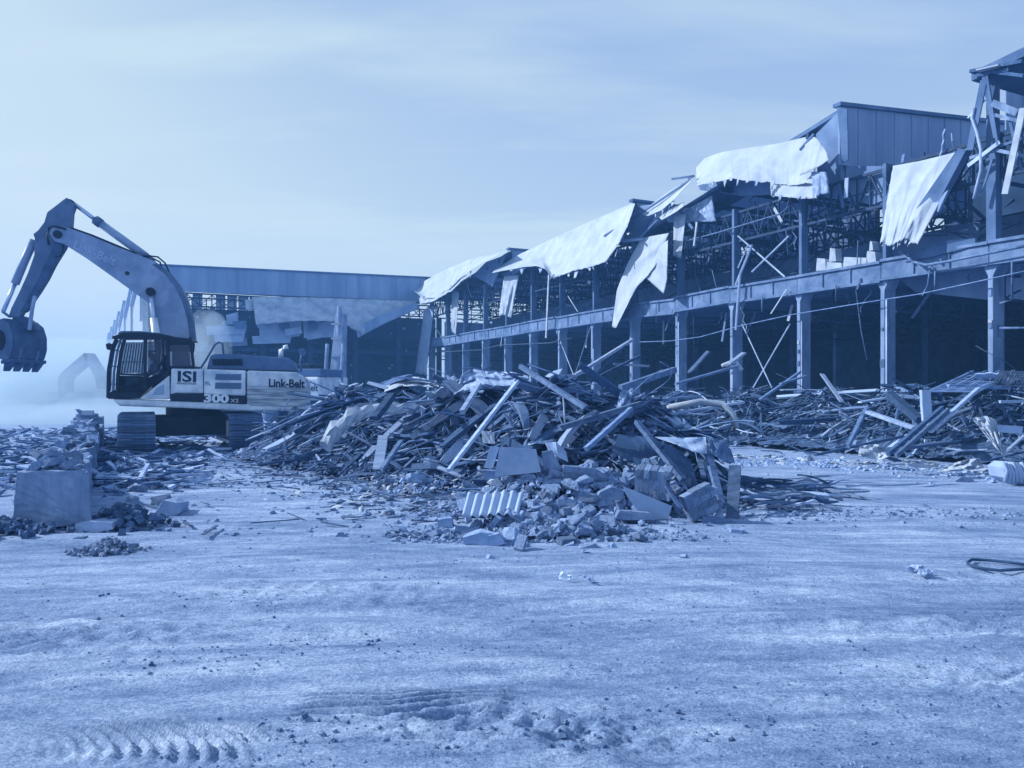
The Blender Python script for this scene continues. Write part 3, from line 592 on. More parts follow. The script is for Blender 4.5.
# window panes glimmering through the wing
for n in range(-22, 0, 1):
    if rng.random() < .8:
        mb = MB(); slabbox(mb, T4 + 8.8, T4 + 8.83, n + .08, n + .92, 8.85, 10.8); mb.build('window_pane', m_pane, wing)
rv = random.Random(4)
for q in range(70):                                            # pale plates stand in for bolts and for specks of light through holes
    n_ = rv.uniform(-21, 2); z = rv.uniform(2.0, 8.3); w_ = rv.choice((.08, .12, .2, .3)); d_ = 1.17 if z > 6.6 else 3.97; wbox('light_speck_plate', m_tarpdirty, n_, n_ + w_, d_ - .02, d_, z, z + rv.choice((.08, .12, .2)))
def wpatch(name, top, bot, d0, d1, m, **k): return patch(name, top, bot, d0, d1, m, plane=Wp, parent=wing, **k)
wpatch('fallen_roof_sheet', [(252, 297), (300, 297), (360, 299), (418, 301)], [(256, 325), (300, 321), (340, 322), (362, 336)], -.3, -2.4, mat('pale_roof_sheet', .44, .35, 1.2, .6, .1, 5, pale=.4), cols=30, rows=10, wr=.25, seed=31, jag=1.0, label='broad pale sheet sagging below the parapet')
wpatch('fallen_roof_sheet', [(355, 327), (380, 315), (416, 302)], [(358, 338), (384, 324), (420, 308)], -2.0, -2.3, m_siding, cols=14, rows=5, wr=.1, seed=32, jag=.5)
wpatch('loose_sheet', [(245, 300), (253, 299)], [(246, 310), (253, 311)], -.4, -.6, m_tarpdirty, cols=6, rows=6, wr=.1, seed=33, jag=.6)
wpatch('loose_sheet', [(226, 315), (238, 312)], [(227, 325), (239, 325)], -.4, -.6, m_panel, cols=6, rows=6, wr=.1, seed=34, jag=.6)
for (x0, y0, x1, y1, h, tilt) in ((259, 324, 302, 320, 17, 1), (252, 336, 292, 335, 8, 0), (303, 320, 342, 318, 18, -1), (306, 333, 322, 331, 7, 0), (340, 318, 352, 316, 10, 0), (206, 326, 247, 326, 9, 1), (214, 334, 245, 334, 8, 0)):
    mb = MB(); mb.prism([Wp(x0, y0, -1.0), Wp(x1, y1, -1.0), Wp(x1 - 2, y1 + h - tilt, -1.1), Wp(x0 + 1, y0 + h, -1.1)], FD * .08); mb.build('loose_panel', m_panel, wing)
rj = random.Random(66)
for q in range(18):                                            # jumble of torn panels under the sagging sheet
    x_ = rj.uniform(206, 335); y_ = rj.uniform(314, 338); w_ = rj.uniform(5, 20); h_ = rj.uniform(4, 12); k_ = rj.uniform(-3, 3); d_ = rj.uniform(-1.6, .6)
    mb = MB(); mb.prism([Wp(x_, y_, d_), Wp(x_ + w_, y_ + k_, d_), Wp(x_ + w_ + rj.uniform(-3, 3), y_ + h_ + k_, d_ - .2), Wp(x_ + rj.uniform(-3, 3), y_ + h_, d_ - .2)], FD * .06); mb.build('torn_panel', rj.choice((m_panel, m_siding, m_deck, m_deck, m_night)), wing)
# its left flank, seen at a slant through the dust, with stepped saw teeth
ed = Vector((-.489, .872, 0)).normalized(); en = Vector((.872, .489, 0)); E0 = B(T4, -23.2, 0)
flank = thing('mill_flank', 'pale stepped sawtooth end of the mill fading into dust left of the boom', 'building', E0)
for k in range(7):
    a = E0 + ed * (k * 13.0 + .4); b = E0 + ed * (k * 13.0 + 13.0)
    mb = MB(); z0 = 11.4; z1 = 9.7
    mb.prism([a, b, b + UP * z1, a + UP * z0], en * .4); mb.build('gable_wall', m_tarpdirty, flank)
    mb = MB(); mb.prism([a + UP * (z0 + .01) - en * .3, b + UP * (z1 + .01) - en * .3, b + UP * (z1 + .25) - en * .3, a + UP * (z0 + .25) - en * .3], en * 4); mb.build('roof_slope', m_siding, flank)
    mb = MB(); mb.prism([a - ed * .2 + UP * 7.5 - en * .2, a + ed * .4 + UP * 7.3 - en * .2, a + ed * .4 + UP * (z0 - .3) - en * .2, a - ed * .2 + UP * (z0 - .2) - en * .2], en * .15); mb.build('corner_strip', m_siding, flank)
# ------------------------------------------------------------------ excavators
PHI = R(13); EF = Vector((-math.cos(PHI), -math.sin(PHI), 0)); EL = Vector((math.sin(PHI), -math.cos(PHI), 0)); EC = Vector((-9.3, 22.5, 0))
def X(x, y, v): return onplane(x, y, EC + EL * v, EL)           # pixel on the machine's lengthwise plane v metres to its left
exc = thing('excavator', 'white tracked excavator with raised boom standing left of the debris heap', 'excavator', EC)
def xprism(name, px, v0, v1, m, parent=None, bevel=.03, label=None):
    mb = MB(); mb.prism([X(a, b, v0) for a, b in px], EL * (v1 - v0)); o = mb.build(name, m, parent or exc, bevel=bevel)
    if label: o['label'] = label
    return o
def xbar(name, pts, v, w, h, m, parent=None, bevel=0):
    mb = MB()
    for a, b in zip(pts, pts[1:]): mb.bar(X(*a, v), X(*b, v), w, h, up=EL)
    return mb.build(name, m, parent or exc, bevel=bevel)
def xtube(name, pts, v, r, m, parent=None, k=10):
    mb = MB(); mb.tube([X(a, b, v) for a, b in pts], r, k); return mb.build(name, m, parent or exc, smooth=True)
def text(s, x, y, v, width_px, m, parent, name='lettering', dy=0.0, bold=.0, sx=1.0):
    """flat lettering on the machine's left side, left end at pixel x,y"""
    c = bpy.data.curves.new('t', 'FONT'); c.body = s; c.size = 1; c.offset = bold; c.extrude = .004; c.resolution_u = 3
    o = bpy.data.objects.new('t', c); col.objects.link(o)
    dg = bpy.context.evaluated_depsgraph_get(); me_ = bpy.data.meshes.new_from_object(o.evaluated_get(dg)); bpy.data.objects.remove(o); bpy.data.curves.remove(c)
    xs_ = [q.co.x for q in me_.vertices]; w0 = max(xs_) - min(xs_); x0 = min(xs_)
    p = X(x, y, v); q = X(x + width_px, y + dy, v); ax = (q - p); s_ = ax.length / w0; ax.normalize(); up_ = EL.cross(ax) if EL.cross(ax).z > 0 else ax.cross(EL)
    for ve in me_.vertices:
        cc = ve.co; ve.co = p + ax * ((cc.x - x0) * s_) + up_ * (cc.y * s_ * sx) + EL * (.006 + cc.z)
    me_.materials.clear(); o = link(name, me_, m, parent); return o
# undercarriage
TA = Vector((-.43, .903, 0)).normalized(); TB = Vector((.903, .43, 0)).normalized()
TC = Vector((-9.47, 22.57, 0))
shoe_me = None
def make_track(side):
    global shoe_me
    c = TC + TB * (1.36 * side); Lh = 1.75; r = .46; zc = .53; W = .90
    pts = []; per = 4 * Lh + 2 * math.pi * r; N = 66
    fm = MB(); fm.box(c + UP * zc, (1, 1, 1), None); fm.v = []; fm.f = []
    def tp(a, b, z): return c + TB * a + TA * b + UP * z
    fm.hexa([tp(-.2, -Lh, zc - .25), tp(.2, -Lh, zc - .25), tp(.2, Lh, zc - .25), tp(-.2, Lh, zc - .25), tp(-.2, -Lh, zc + .22), tp(.2, -Lh, zc + .22), tp(.2, Lh, zc + .22), tp(-.2, Lh, zc + .22)])
    tr = fm.build('track', m_black, exc)
    for e in (-1, 1):
        mb = MB(); mb.tube([tp(-.16, e * Lh, zc), tp(.16, e * Lh, zc)], r - .08, 16); mb.build('sprocket' if e > 0 else 'idler', m_black, tr)
    if shoe_me is None:
        s = MB(); s.box((0, 0, 0), (W, .135, .035)); s.box((0, -.035, .035), (W, .022, .05)); s.box((0, .04, .03), (W, .022, .035))
        o = s.build('track_shoe', m_track, None, bevel=0); shoe_me = o.data; bpy.data.objects.remove(o)
    for i in range(N):
        s = per * i / N; 
        if s < 2 * Lh: b, z, th = -Lh + s, zc + r, 0
        elif s < 2 * Lh + math.pi * r: a_ = (s - 2 * Lh) / r; b, z, th = Lh + r * math.sin(a_), zc + r * math.cos(a_), -a_
        elif s < 4 * Lh + math.pi * r: b, z, th = Lh - (s - 2 * Lh - math.pi * r), zc - r, math.pi
        else: a_ = (s - 4 * Lh - math.pi * r) / r; b, z, th = -Lh - r * math.sin(a_), zc - r * math.cos(a_), math.pi - a_
        o = bpy.data.objects.new('track_shoe', shoe_me); col.objects.link(o)
        Mx = Matrix((TB, TA, UP)).transposed().to_4x4()
        o.matrix_basis = Matrix.Translation(tp(0, b, z)) @ Mx @ Matrix.Rotation(th, 4, 'X') @ Matrix.Rotation(rng.uniform(-.03, .03), 4, 'X')
        setparent(o, tr)
for s in (-1, 1): make_track(s)
def ubox(name, a0, a1, b0, b1, z0, z1, m):
    mb = MB(); mb.hexa([TC + TB * a + TA * b + UP * z for z in (z0, z1) for a, b in ((a0, b0), (a1, b0), (a1, b1), (a0, b1))]); return mb.build(name, m, exc, bevel=.03)
ubox('car_body', -.95, .95, -.9, .9, .42, .98, m_black)
mb = MB(); mb.tube([EC + UP * .9, EC + UP * 1.22], .75, 24); mb.build('slew_ring', m_black, exc)
# upper works
xprism('deck_frame', [(112, 399), (180, 401), (246, 404), (308, 407), (305, 411), (246, 411), (180, 408), (119, 406)], 1.49, -1.45, m_white, bevel=.05)
tail = [(246, 371), (296, 372.5), (304, 376), (307.5, 384), (308, 403), (304, 410), (246, 409)]
cw = xprism('counterweight', tail, 1.5, -1.45, m_scrape, bevel=.12, label='scraped and dented counterweight')
xprism('counterweight_top', [(247, 370.5), (296, 372), (303.5, 376), (306.5, 384), (306.8, 388), (247, 387)], 1.515, 1.2, m_white, cw, bevel=.05)
sd = xprism('side_door', [(171, 368.2), (203, 369), (203, 393.5), (176, 393), (170.2, 396)], 1.5, .6, m_white, bevel=.04)
xprism('door_stripe', [(170.5, 393.6), (203, 394.5), (203, 402), (170, 401)], 1.502, 1.0, m_black, bevel=.01)
sd2 = xprism('side_door', [(203.7, 369), (245.4, 370.5), (245.4, 396), (203.7, 394.4)], 1.5, .6, m_white, bevel=.04)
xprism('door_stripe', [(203.5, 395), (245.2, 396.6), (245.2, 403.6), (203.5, 402)], 1.502, 1.0, m_black, bevel=.01)
xprism('engine_house', [(171, 369.2), (245, 371), (245, 402), (171, 400)], .58, -1.4, m_white)
for y in (373.5, 382.3):
    v_ = xprism('air_vent', [(215.5, y), (241.5, y + .4), (241, y + 6.8), (214.6, y + 6.2)], 1.512, 1.45, m_boom, sd2, bevel=.005)
    for q in range(5): xbar('louvre', [(215.5, y + 1 + q * 1.2), (241, y + 1.3 + q * 1.2)], 1.518, .02, .02, m_hood, v_)
hood = xprism('engine_hood', [(206.5, 369.5), (210, 356), (214, 354), (226, 353.6), (247, 355), (288, 358), (293, 361), (296, 369.5), (294, 371.5)], 1.0, -1.2, m_hood, bevel=.06)
for q in range(15): xbar('grille_slat', [(213 + q * 2, 359), (214 + q * 2.03, 365.5)], 1.015, .035, .03, m_black, hood)
xprism('hood_base', [(204, 368.8), (296, 371.4), (296, 372.4), (204, 370)], 1.05, -1.25, m_black)
xtube('handrail', [(200.5, 368.5), (206, 360), (215, 344.5), (219, 342.2), (222.5, 343.6), (223.5, 354)], .9, .028, m_hood, k=7)
xtube('exhaust_stack', [(281, 357), (281, 350), (284, 347.5), (288, 346.5)], .2, .07, m_white)
xtube('mirror_post', [(301, 372), (300.5, 360), (302, 355)], .9, .03, m_hood, k=6)
xprism('rear_mirror', [(299, 349), (304, 348.5), (306, 353), (304.5, 357), (300, 356)], .9, .84, m_hood, bevel=.02)
# cab
cab = xprism('cab', [(108, 399), (108.5, 392), (140, 392.5), (168.5, 374.5), (170, 369), (194, 368.2), (193.5, 366), (170, 366.4), (166, 372), (140, 391), (139, 399)], 1.48, .55, m_black, bevel=.01)
for v in (1.44, .6):
    xbar('cab_post', [(108, 398), (108.6, 370), (112.5, 348), (117, 337)], v, .07, .08, m_black, cab)
    xbar('cab_post', [(113, 398), (114, 372), (117.5, 350), (121, 339), (125, 338)], v, .05, .07, m_hood if v > 1 else m_black, cab)
    xbar('cab_post', [(117.2, 398), (117.8, 376), (121, 352), (124.5, 340)], v, .07, .11, m_black, cab)
    xbar('cab_post', [(145.5, 337), (145, 390)], v, .07, .09, m_black, cab)
    xbar('cab_post', [(162, 337), (163.5, 352), (162.5, 361), (156, 371), (146, 377)], v, .05, .10, m_black, cab)
    xbar('cab_post', [(167, 337), (168.5, 368)], v, .07, .24, m_black, cab)
    xbar('cab_post', [(190.5, 339), (193.5, 367)], v, .07, .10, m_black, cab)
    xbar('cab_rail', [(113, 337.5), (150, 337.5), (192, 341)], v, .08, .15, m_black, cab)
    xbar('cab_rail', [(117, 374), (145, 375)], v, .06, .07, m_black, cab)
xprism('cab_lower_panel', [(117, 375.5), (140, 376), (150, 377), (143, 386), (138, 391.5), (117, 391.5)], .62, .58, m_black, cab, bevel=0)
xprism('door_panel', [(126, 377.5), (140, 377.5), (142, 380), (135, 390), (120, 391), (120, 386), (126, 386)], 1.45, 1.42, m_black, cab, bevel=0)
xprism('cab_roof', [(114, 336), (121, 332.8), (133, 332), (160, 333.6), (172, 336.5), (191, 338.5), (192, 341), (170, 339.5), (150, 337.6), (114, 338)], 1.5, .53, m_black, bevel=.02)
xprism('roof_guard', [(117, 333.6), (121, 331), (140, 331), (160, 333), (172, 336), (160, 334.5), (130, 333)], 1.3, .7, m_hood, bevel=.01)
xprism('side_skirt', [(139, 399.2), (169.2, 375.5), (170, 398.5), (165, 399.5)], 1.495, 1.2, m_white, bevel=.02)
xprism('step_recess', [(152, 395), (156, 388), (164, 383.5), (164.6, 394.5)], 1.502, 1.46, m_panel, bevel=.01)
xprism('rear_glass', [(172, 345.5), (189, 346), (191, 366), (172, 366)], 1.46, 1.44, m_glassdark, cab, bevel=0)
xprism('rear_frame', [(169.5, 341), (191, 342.5), (191.5, 345.5), (170, 345)], 1.48, 1.42, m_black, cab, bevel=0)
xprism('door_glass', [(121, 342), (143.5, 342), (143.5, 373), (118.5, 373)], 1.43, 1.42, m_glass, cab, bevel=0)
xprism('door_glass', [(147.5, 341.5), (161, 341.5), (161.5, 352), (160, 361), (154, 369), (147.5, 372.5)], 1.43, 1.42, m_glass, cab, bevel=0)
for q in range(8):
    v = .66 + q * .105
    xbar('guard_bar', [(110.3, 391), (111.2, 370), (115, 348), (118.5, 340)], v, .03, .03, m_hood, cab)
for (x0, y0) in ((110.5, 384), (111.5, 366), (114.5, 350)):
    mb = MB(); mb.bar(X(x0, y0, 1.44), X(x0, y0, .6), .03, .03) if False else mb.bar(X(x0, y0, 1.44), X(x0, y0, 1.44) - EL * .84, .03, .03); mb.build('guard_bar', m_hood, cab)
for q in range(9): xbar('guard_bar', [(118.5 + q * 2.9, 373), (124.5 + q * 2.5, 343)], .62, .025, .035, m_black, cab)
xbar('guard_bar', [(118, 362), (144, 362)], .62, .025, .035, m_black, cab)
xprism('seat', [(152, 392), (164, 392), (167, 356), (163, 354), (160, 378), (152, 381)], 1.25, .8, m_cloth, bevel=.04)
xtube('side_mirror', [(117, 343), (113, 344), (109.5, 345)], 1.6, .02, m_black, k=6)
xprism('side_mirror', [(105.3, 344), (109.5, 342.6), (111, 346), (109.4, 350), (106.5, 349.5)], 1.68, 1.58, m_black, bevel=.02)
# boom
boom_px = [(161, 338), (158.5, 325), (154.5, 313), (147, 302), (130, 289.5), (110, 275), (86, 258), (63, 243.5), (54, 241), (49.5, 234), (52, 227.5), (60, 226), (72, 229), (90, 235.5), (115, 246), (140, 255.5), (155, 261.5), (168, 271), (178, 283), (186, 300), (190.5, 318), (193, 338), (192, 352), (166, 352)]
boom = xprism('boom', boom_px, .33, .0, m_boom, bevel=.02, label='angled main boom')
xprism('boom_edge_plate', [(187, 300), (192, 318), (194.5, 340), (190, 340), (187.5, 320), (182, 301), (174, 285), (164, 273), (152, 264.5), (157, 263), (170, 272.5), (180, 285)], .345, -.01, m_armp, boom, bevel=0)
text('Link-Belt', 73, 247.8, .335, 41, m_letterg, boom, dy=17.5, bold=.02, sx=1.0)
for v in (.42, -.42):
    xtube('boom_cylinder_rod', [(150.5, 292), (156, 336)], v, .065, m_chrome)
    xtube('boom_cylinder', [(154, 318), (160, 368)], v, .11, m_white)
mb = MB(); mb.tube([X(150, 291.5, .5), X(150, 291.5, .5) - EL * 1.0], .12, 12); mb.build('pivot_pin', m_black, boom)
mb = MB(); mb.tube([X(127, 273, .37), X(127, 273, .37) - EL * .74], .055, 10); mb.build('pivot_pin', m_black, boom)
xprism('cylinder_bracket', [(136, 254.5), (140, 251), (149, 254), (155, 262), (146, 259)], .16, -.16, m_armp, boom, bevel=.01)
xtube('arm_cylinder', [(146, 256.5), (128, 243.5), (97, 221)], .0, .115, m_boom, k=12)
xtube('arm_cylinder_collar', [(101, 224), (95, 219.5)], .0, .135, m_armp, k=12)
xtube('arm_cylinder_rod', [(97, 221), (73, 203)], .0, .06, m_chrome)
# hoses
for off, v in ((0, .2), (1.6, .1), (-1.4, .26)):
    xtube('hose', [(192 + off, 350), (190 + off, 320), (183 + off, 299), (172 + off, 280 - off), (160, 269 - off), (140, 257 - off), (115, 246.5 - off), (92, 237 - off), (72, 230 - off), (60, 228.5)], v, .034, m_rubber, boom, k=6)
xtube('hose', [(143, 256), (150, 256), (158, 257), (165, 263), (170, 274)], .2, .025, m_rubber, boom, k=6); xtube('hose', [(144, 258), (153, 258.5), (160, 262), (162, 268)], .12, .025, m_rubber, boom, k=6)
xtube('hose', [(72, 231), (82, 232), (88, 236), (100, 242)], .3, .022, m_rubber, boom, k=6)
xtube('hose', [(63, 245), (63, 252), (60, 256), (55, 257)], .25, .02, m_rubber, boom, k=6)
xtube('hose', [(190, 337), (194, 345), (193, 352), (192, 356)], .5, .03, m_rubber, boom, k=6)
xtube('hose', [(66, 229), (54, 226), (49, 228), (47, 236), (49, 245)], .35, .03, m_rubber, boom, k=6)
# arm
arm_px = [(62, 200.5), (66, 197.5), (71, 199.5), (74.5, 204), (71.5, 212), (70, 232), (63, 247), (52, 263), (46, 276), (38, 290), (33, 298), (22, 312), (18.5, 318), (8, 317), (11, 308), (20, 290), (28, 272), (34, 255), (34.5, 238), (33, 234), (38, 230), (44, 222), (47, 212), (55, 206)]
arm = xprism('arm', arm_px, .2, -.1, m_armp, bevel=.02, label='dipper arm hanging down to the bucket')
xprism('arm_lower_plate', [(70, 233), (63, 248), (53, 264), (46, 278), (38, 291), (24, 311), (20, 312), (36, 283), (50, 253), (58, 236)], .212, -.112, m_bucket, arm, bevel=0)
mb = MB(); mb.tube([X(57, 234, .42), X(57, 234, .42) - EL * .84], .11, 12); mb.build('pivot_pin', m_black, arm)
mb = MB(); mb.tube([X(70, 202, .2), X(70, 202, .2) - EL * .4], .08, 12); mb.build('pivot_pin', m_black, arm)
xtube('bucket_cylinder', [(34, 240), (24, 262), (15, 284)], .0, .11, m_boom, arm, k=12)
xtube('bucket_cylinder_rod', [(15, 284), (3, 312)], .0, .06, m_chrome, arm)
for v in (.3, -.3):
    xbar('bucket_link', [(35, 296), (32, 310), (29.5, 330)], v, .06, .13, m_boom, arm)
    xbar('bucket_link', [(3, 312), (10, 317)], v, .05, .14, m_armp, arm)
# bucket: side plates, curved back, cutting edge and teeth (its width runs across the boom)
HW = .65; EBL = Vector((math.sin(R(-4)), -math.cos(R(-4)), 0))
SP = [(-9, 328), (-3, 321), (4, 319), (10, 324), (13.5, 335), (13.5, 348), (11, 357), (7, 361), (-2, 358), (-9, 349), (-12, 338)]
bucket = xprism('bucket', [(12, 317), (24, 316), (33, 323), (36, 330), (22, 329), (12, 327)], .22, -.22, m_bucket, label='curled digging bucket with teeth')
bp = [X(a, b, HW) for a, b in [(-9, 328), (-3, 321), (4, 319), (10, 324), (13.5, 335), (13.5, 348), (11, 357), (7, 361)]]
P = [[p - EBL * (2 * HW * q / 4) for p in bp] for q in range(5)]
grid_mesh('bucket_back', P, m_bucket, bucket, .05, smooth=False)
for s in (0, 1):
    mb = MB(); mb.prism([X(a, b, HW) - EBL * (2 * HW * s) for a, b in SP], EBL * (.05 if s == 0 else -.05)); mb.build('side_plate', m_armp, bucket)
el = [X(0 + 5.2 * math.cos(q * math.pi / 9), 340 + 10 * math.sin(q * math.pi / 9), HW + .06) for q in range(18)]
mb = MB(); mb.prism(el, EBL * .03); mb.build('hollow_shade', m_black, bucket)  # black ellipse painted for the shaded hollow in the side plate
for v_ in (-.35, .35):
    mb = MB(); mb.prism([X(a, b, HW) + EBL * (v_ - HW) for a, b in [(10.5, 325), (14.5, 338), (14.5, 352), (11, 362), (13, 352), (13, 338)]], EBL * .08); mb.build('wear_strip', m_armp, bucket)
a_ = X(3, 360.5, HW) - EBL * -.08; b_ = X(12, 358.5, HW) - EBL * -.08
mb = MB(); mb.prism([a_, a_ - EBL * (2 * HW + .16), b_ - EBL * (2 * HW + .16), b_], UP * -.09); mb.build('cutting_edge', m_bucket, bucket)
fx = Vector((EF.x, EF.y, 0)) * .10
for q in range(4):
    c0 = X(8, 361.5, HW) - EBL * (.10 + q * .37); c1 = c0 + UP * -.26 + EF * .10; w = EBL * .085
    mb = MB(); mb.hexa([c0 - w - fx, c0 + w - fx, c0 + w + fx, c0 - w + fx, c1 - w * .8 - fx * .4, c1 + w * .8 - fx * .4, c1 + w * .8 + fx * .4, c1 - w * .8 + fx * .4]); mb.build('tooth', m_bucket, bucket)
# lettering
text('ISI', 177.6, 381.2, 1.5, 18.5, m_letter, sd, bold=.025, sx=.72, dy=.5); text('DEMOLITION', 177, 384.2, 1.5, 19, m_letter, sd, dy=.5)
text('300', 203.8, 402, 1.503, 25, m_letterw, sd2, bold=.045, sx=.72, dy=.6); text('X2', 230.5, 402.4, 1.503, 8, m_letterw, sd2, sx=.8)
text('Link-Belt', 268.8, 386.6, 1.517, 36, m_letter, cw, bold=.03, sx=1.15, dy=.8)
text('FIL', 205, 385, 1.503, 6, m_hood, sd2)
# operator
def skin_person(name, joints, edges, m, parent=None):
    me_ = bpy.data.meshes.new(name); me_.from_pydata([tuple(j[0]) for j in joints], edges, []); o = link(name, me_, m, parent)
    sk = o.modifiers.new('skin', 'SKIN'); sk.use_smooth_shade = True
    if not me_.skin_vertices: 
        bm = bmesh.new(); bm.from_mesh(me_); bm.verts.layers.skin.verify(); bm.to_mesh(me_); bm.free()
    for i, j in enumerate(joints): me_.skin_vertices[0].data[i].radius = (j[1], j[1] * (j[2] if len(j) > 2 else 1)); me_.skin_vertices[0].data[i].use_root = (i == 0)
    s = o.modifiers.new('sub', 'SUBSURF'); s.levels = 1; s.render_levels = 2
    return o
pe = thing('person', 'operator in pale vest and dark cap seated inside the excavator cab', 'person', X(156, 385, 1.02))
S = X(156, 382, 1.02)
def bo(f, l, u): return S + EF * f + EL * l + UP * u
J = [(bo(0, 0, 0), .16, .8), (bo(0, 0, .22), .15, .8), (bo(.02, 0, .45), .18, .7), (bo(.04, 0, .56), .07), (bo(.07, 0, .66), .085, 1.1), (bo(.08, 0, .78), .08),
     (bo(.03, .2, .48), .07), (bo(.12, .25, .24), .05), (bo(.38, .2, .2), .035), (bo(.46, .19, .21), .04),
     (bo(.03, -.2, .48), .07), (bo(.12, -.25, .24), .05), (bo(.38, -.2, .2), .035), (bo(.46, -.19, .21), .04),
     (bo(.2, .11, .02), .09), (bo(.46, .12, .04), .07), (bo(.56, .12, -.36), .05), (bo(.7, .12, -.38), .045), (bo(.2, -.11, .02), .09), (bo(.46, -.12, .04), .07), (bo(.56, -.12, -.36), .05), (bo(.7, -.12, -.38), .045)]
skin_person('body', J, [(0, 1), (1, 2), (2, 3), (3, 4), (4, 5), (2, 6), (6, 7), (7, 8), (8, 9), (2, 10), (10, 11), (11, 12), (12, 13), (0, 14), (14, 15), (15, 16), (16, 17), (0, 18), (18, 19), (19, 20), (20, 21)], m_skin, pe)
skin_person('vest', [(bo(0, 0, .02), .175, .8), (bo(0, 0, .22), .17, .8), (bo(.02, 0, .44), .19, .7), (bo(.03, .2, .46), .085), (bo(.03, -.2, .46), .085)], [(0, 1), (1, 2), (2, 3), (2, 4)], m_vest, pe)
skin_person('cap', [(bo(.07, 0, .76), .10), (bo(.08, 0, .83), .085), (bo(.19, 0, .77), .045)], [(0, 1), (0, 2)], m_cloth, pe)
skin_person('trousers', [(bo(0, 0, -.02), .17, .8), (bo(.2, .11, .02), .10), (bo(.46, .12, .04), .08), (bo(.55, .12, -.32), .06), (bo(.2, -.11, .02), .10), (bo(.46, -.12, .04), .08), (bo(.55, -.12, -.32), .06)], [(0, 1), (1, 2), (2, 3), (0, 4), (4, 5), (5, 6)], m_cloth, pe)

# second excavator, seen from behind between the first one and the wing
C2 = Vector(((303 - 512) / 770 * 40, 41.5, 0)); 
ex2 = thing('excavator', 'second excavator seen from behind its counterweight, boom upright against the wing', 'excavator', C2)
A2 = Vector((.97, -.243, 0)).normalized(); F2 = Vector((.243, .97, 0)).normalized()       # across, forward
def e2(a, f, z): return C2 + A2 * a + F2 * f + UP * z
def e2box(name, a0, a1, f0, f1, z0, z1, m, parent=None, bevel=.04):
    mb = MB(); mb.hexa([e2(a, f, z) for z in (z0, z1) for a, f in ((a0, f0), (a1, f0), (a1, f1), (a0, f1))]); return mb.build(name, m, parent or ex2, bevel=bevel)
cw2 = e2box('counterweight', -1.45, 1.45, -1.7, -.9, 1.25, 2.45, m_white, bevel=.15)
e2box('engine_cover', -1.45, 1.45, -1.62, .9, 2.455, 2.85, m_hood)
e2box('upper_body', -1.4, 1.4, -.88, 1.6, 1.2, 2.45, m_white)
e2box('cab', -1.4, -.5, .95, 2.5, 1.25, 3.2, m_black)
for s in (-1, 1):
    tk = e2box('track', s * 1.3 - .4, s * 1.3 + .4, -2.1, 2.1, .05, 1.05, m_track, bevel=.3)
bm2 = MB(); bm2.hexa([e2(a, f, z) for (z, f0, f1, w) in ((1.6, .9, 1.7, .36), (6.0, 1.6, 2.1, .24)) for a, f in ((.9 - w, f0), (.9 + w, f0), (.9 + w, f1), (.9 - w, f1))]); b2 = bm2.build('boom', m_boom, ex2, bevel=.03)
mb = MB(); mb.tube([e2(.9, 1.5, 4.4), e2(.9, 1.6, 6.4)], .13, 10); mb.build('arm_cylinder', m_boom, ex2)
for a in (.42, 1.38):
    mb = MB(); mb.tube([e2(a, .8, 1.8), e2(a, 1.1, 4.3)], .1, 10); mb.build('boom_cylinder', m_boom, ex2)
for z in (3.6, 4.6, 5.4):
    mb = MB(); mb.bar(e2(.62, 1.2, z), e2(1.18, 1.2, z), .12, .1); mb.build('clamp', m_tarpdirty, b2)
c = bpy.data.curves.new('t', 'FONT'); c.body = 'Link-Belt'; c.size = 1; c.extrude = .004; c.resolution_u = 3; c.offset = .015
o = bpy.data.objects.new('t', c); col.objects.link(o); dg = bpy.context.evaluated_depsgraph_get(); me_ = bpy.data.meshes.new_from_object(o.evaluated_get(dg)); bpy.data.objects.remove(o)
w0 = max(q.co.x for q in me_.vertices)
for ve in me_.vertices: cc = ve.co.copy(); ve.co = e2(-.05 + cc.x / w0 * 1.4, -1.703 - cc.z - .004, 1.7 + cc.y / w0 * 1.75)
me_.materials.clear(); link('lettering', me_, m_letter, cw2)
# far excavator, a ghost in the dust
C3 = at(86, 392, 50); C3.z = 0
ex3 = thing('excavator', 'distant excavator with folded boom, barely visible through the dust', 'excavator', C3)
def g3(x, y): return at(x, y, 50)
mb = MB(); mb.prism([g3(58, 398), (g3(58, 378)), g3(62, 372), g3(84, 353), g3(88, 355), g3(86, 362), g3(68, 376), g3(65, 382), g3(66, 398)], (0, 1.0, 0)); mb.build('boom', m_siding, ex3)
mb = MB(); mb.prism([g3(83, 353), g3(87, 353), g3(101, 376), g3(97, 382), g3(91, 370), g3(84, 358)], (.1, .8, 0)); mb.build('arm', m_siding, ex3)
mb = MB(); mb.prism([g3(48, 392), g3(72, 392), g3(72, 404), g3(48, 404)], (0, 2.6, 0)); mb.build('upper_body', m_tarpdirty, ex3)
for q in (0, 2.2):
    mb = MB(); mb.prism([g3(46, 404.3) + Vector((0, q, 0)), g3(74, 404.3) + Vector((0, q, 0)), g3(72, 408.5) + Vector((0, q, 0)), g3(48, 408.5) + Vector((0, q, 0))], (0, .7, 0)); mb.build('track', m_track, ex3)
mb = MB(); mb.prism([g3(95, 378), g3(102, 376), g3(104, 386), g3(97, 389)], (0, 1.2, 0)); mb.build('bucket', m_bucket, ex3)
# far low building behind the dust
fb = thing('warehouse', 'faint low flat building on the horizon behind the dust', 'building', (-95, 150, 0))
mb = MB(); mb.box((-95, 150, 3), (70, 20, 6)); mb.build('wall', m_siding, fb); mb = MB(); mb.box((-95, 149.8, 6.15), (71, 21, .3)); mb.build('roof', m_deck, fb)
for q in range(12):
    mb = MB(); mb.box((-126 + q * 5.6, 139.95, 2.6), (2.2, .2, 1.8)); mb.build('window', m_glassdark, fb)
